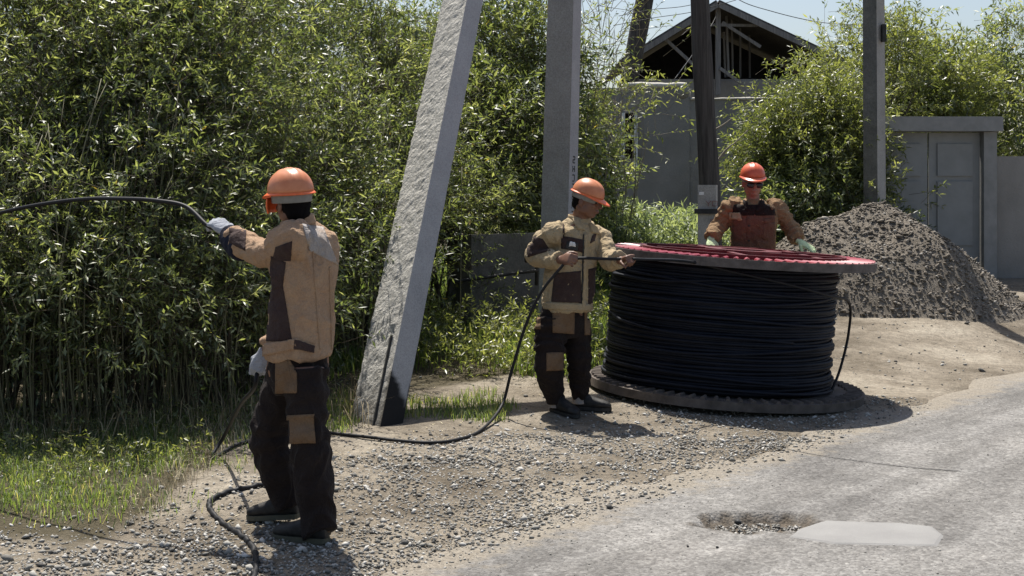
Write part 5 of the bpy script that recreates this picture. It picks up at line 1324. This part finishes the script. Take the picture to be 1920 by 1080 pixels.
# ------------------------------------------------------------------ the cable being drawn off
def on(px, py): 
    g = G(px, py); return g+Vector((0, 0, .014))
gq_ = [on(900, 812), on(850, 830), on(800, 834), on(740, 830), on(680, 823), on(600, 816), on(530, 822), on(450, 836), on(398, 864)]
route = [RL(.76, -.36, .085), RL(.83, -.26, .26), RL(.88, -.16, .52), RL(.80, -.36, .77), RL(.55, -.72, .84), RL(.18, -.91, .92), RL(-.22, -.93, .985), RL(-.55, -.93, 1.04)]
route += [BHL+Vector((.10, .0, -.005)), BHL, BHL+Vector((-.12, -.01, -.002)), BHR+Vector((.10, 0, .012)), BHR, BHR+Vector((-.06, 0, -.06)), P(1015, 548, BHR.y+.02), P(985, 612, BHR.y+.05), P(958, 700, BHR.y+.05), P(940, 762, BHR.y+.02)]
route += gq_
route += [P(420, 818, 8.0), P(450, 760, 7.4), AHR+Vector((-.03, .02, -.10)), AHR, AHR+Vector((.08, .06, .10)), P(545, 600, 7.02), P(548, 520, 7.05), P(500, 462, 7.05), P(440, 442, 6.97), AHL+Vector((.07, .02, -.03)), AHL, AHL+Vector((-.07, .01, .02)), P(350, 388, 6.95), P(300, 377, 7.0), P(240, 373, 7.1), P(150, 374, 7.3), P(40, 390, 7.5), P(-80, 420, 7.8)]
mb = MB(); mb.tube(catmull(route, 8), .0108, 10)
o = mb.build('cable', M_CABLE, None, True, loc=gq_[0]); tag(o, 'long black cable drawn off the reel through the workers hands', 'cable')
lp = [(512, 908), (470, 917), (425, 927), (396, 942), (393, 958), (412, 980), (440, 1000), (466, 1020), (479, 1045), (478, 1080), (462, 1120), (430, 1160)]  # dark tube modelled in place of a cable's shadow on the gravel
lpp = [on(*p)+Vector((0, 0, -.003)) for p in lp]
mb = MB(); pts = catmull(lpp, 8); mb.tube([p+Vector((.004*math.sin(i*1.9), .004*math.sin(i*2.7), .003*math.sin(i*1.3))) for i, p in enumerate(pts)], [.013+.0025*math.sin(i*2.3) for i in range(len(pts))], 8)
o = mb.build('cable_shadow_tube', M_CABLE, None, True, loc=lpp[0]); tag(o, 'black tube laid as a bent cable shadow on the gravel by the nearest worker feet', 'cable')

# overhead wires
def wire(lab, pts, r=.008):
    p = [Vector(q) for q in pts]; mb = MB(); mb.tube(catmull(p, 8), r, 5, True); o = mb.build('overhead_wire', M_IRON, None, True, loc=p[0]); tag(o, lab, 'wire', 'overhead wires against the sky')
wire('thin overhead wire sloping down to the airy tree right of the gable', [P(1330, -60, 24), P(1380, -4, 24), P(1450, 22, 24), P(1540, 42, 24), P(1640, 48, 22)], .007)
wire('upper overhead wire between the leaning timber pole and the round one', [P(1160, 30, 17), P(1222, 18, 17), P(1300, 8, 16.5), P(1400, -30, 16)], .004)
wire('lower overhead wire between the leaning timber pole and the round one', [P(1150, 48, 17), P(1222, 34, 17), P(1300, 22, 16.5), P(1380, 0, 16)], .004)
wire('slack service wire from the gable post down left behind the round pole', [P(1348, 10, 30), P(1338, 40, 30), P(1300, 100, 28), P(1265, 148, 25)], .008)
# cut branch stubs right of the timber pole
for pts_, lab in (([(1346, 300), (1362, 280), (1380, 266), (1402, 244)], 'pale bare branch leaning right of the round timber pole, the longer one'), ([(1348, 298), (1358, 288), (1370, 272)], 'short pale bare branch right of the round timber pole'), ([(1342, 242), (1356, 234), (1372, 222)], 'small pale bare branch high on the right of the round timber pole')):
    p = [P(a, b, 15.2) for a, b in pts_]; mb = MB(); c_ = catmull(p, 5); mb.tube([P(pts_[0][0]-6, pts_[0][1]+8, 14.75)]+c_, [.012]+[.011*(1-.6*i/len(c_)) for i in range(len(c_))], 6); o = mb.build('bare_branch', M_TWIG, None, True, loc=p[0]); tag(o, lab, 'branch')
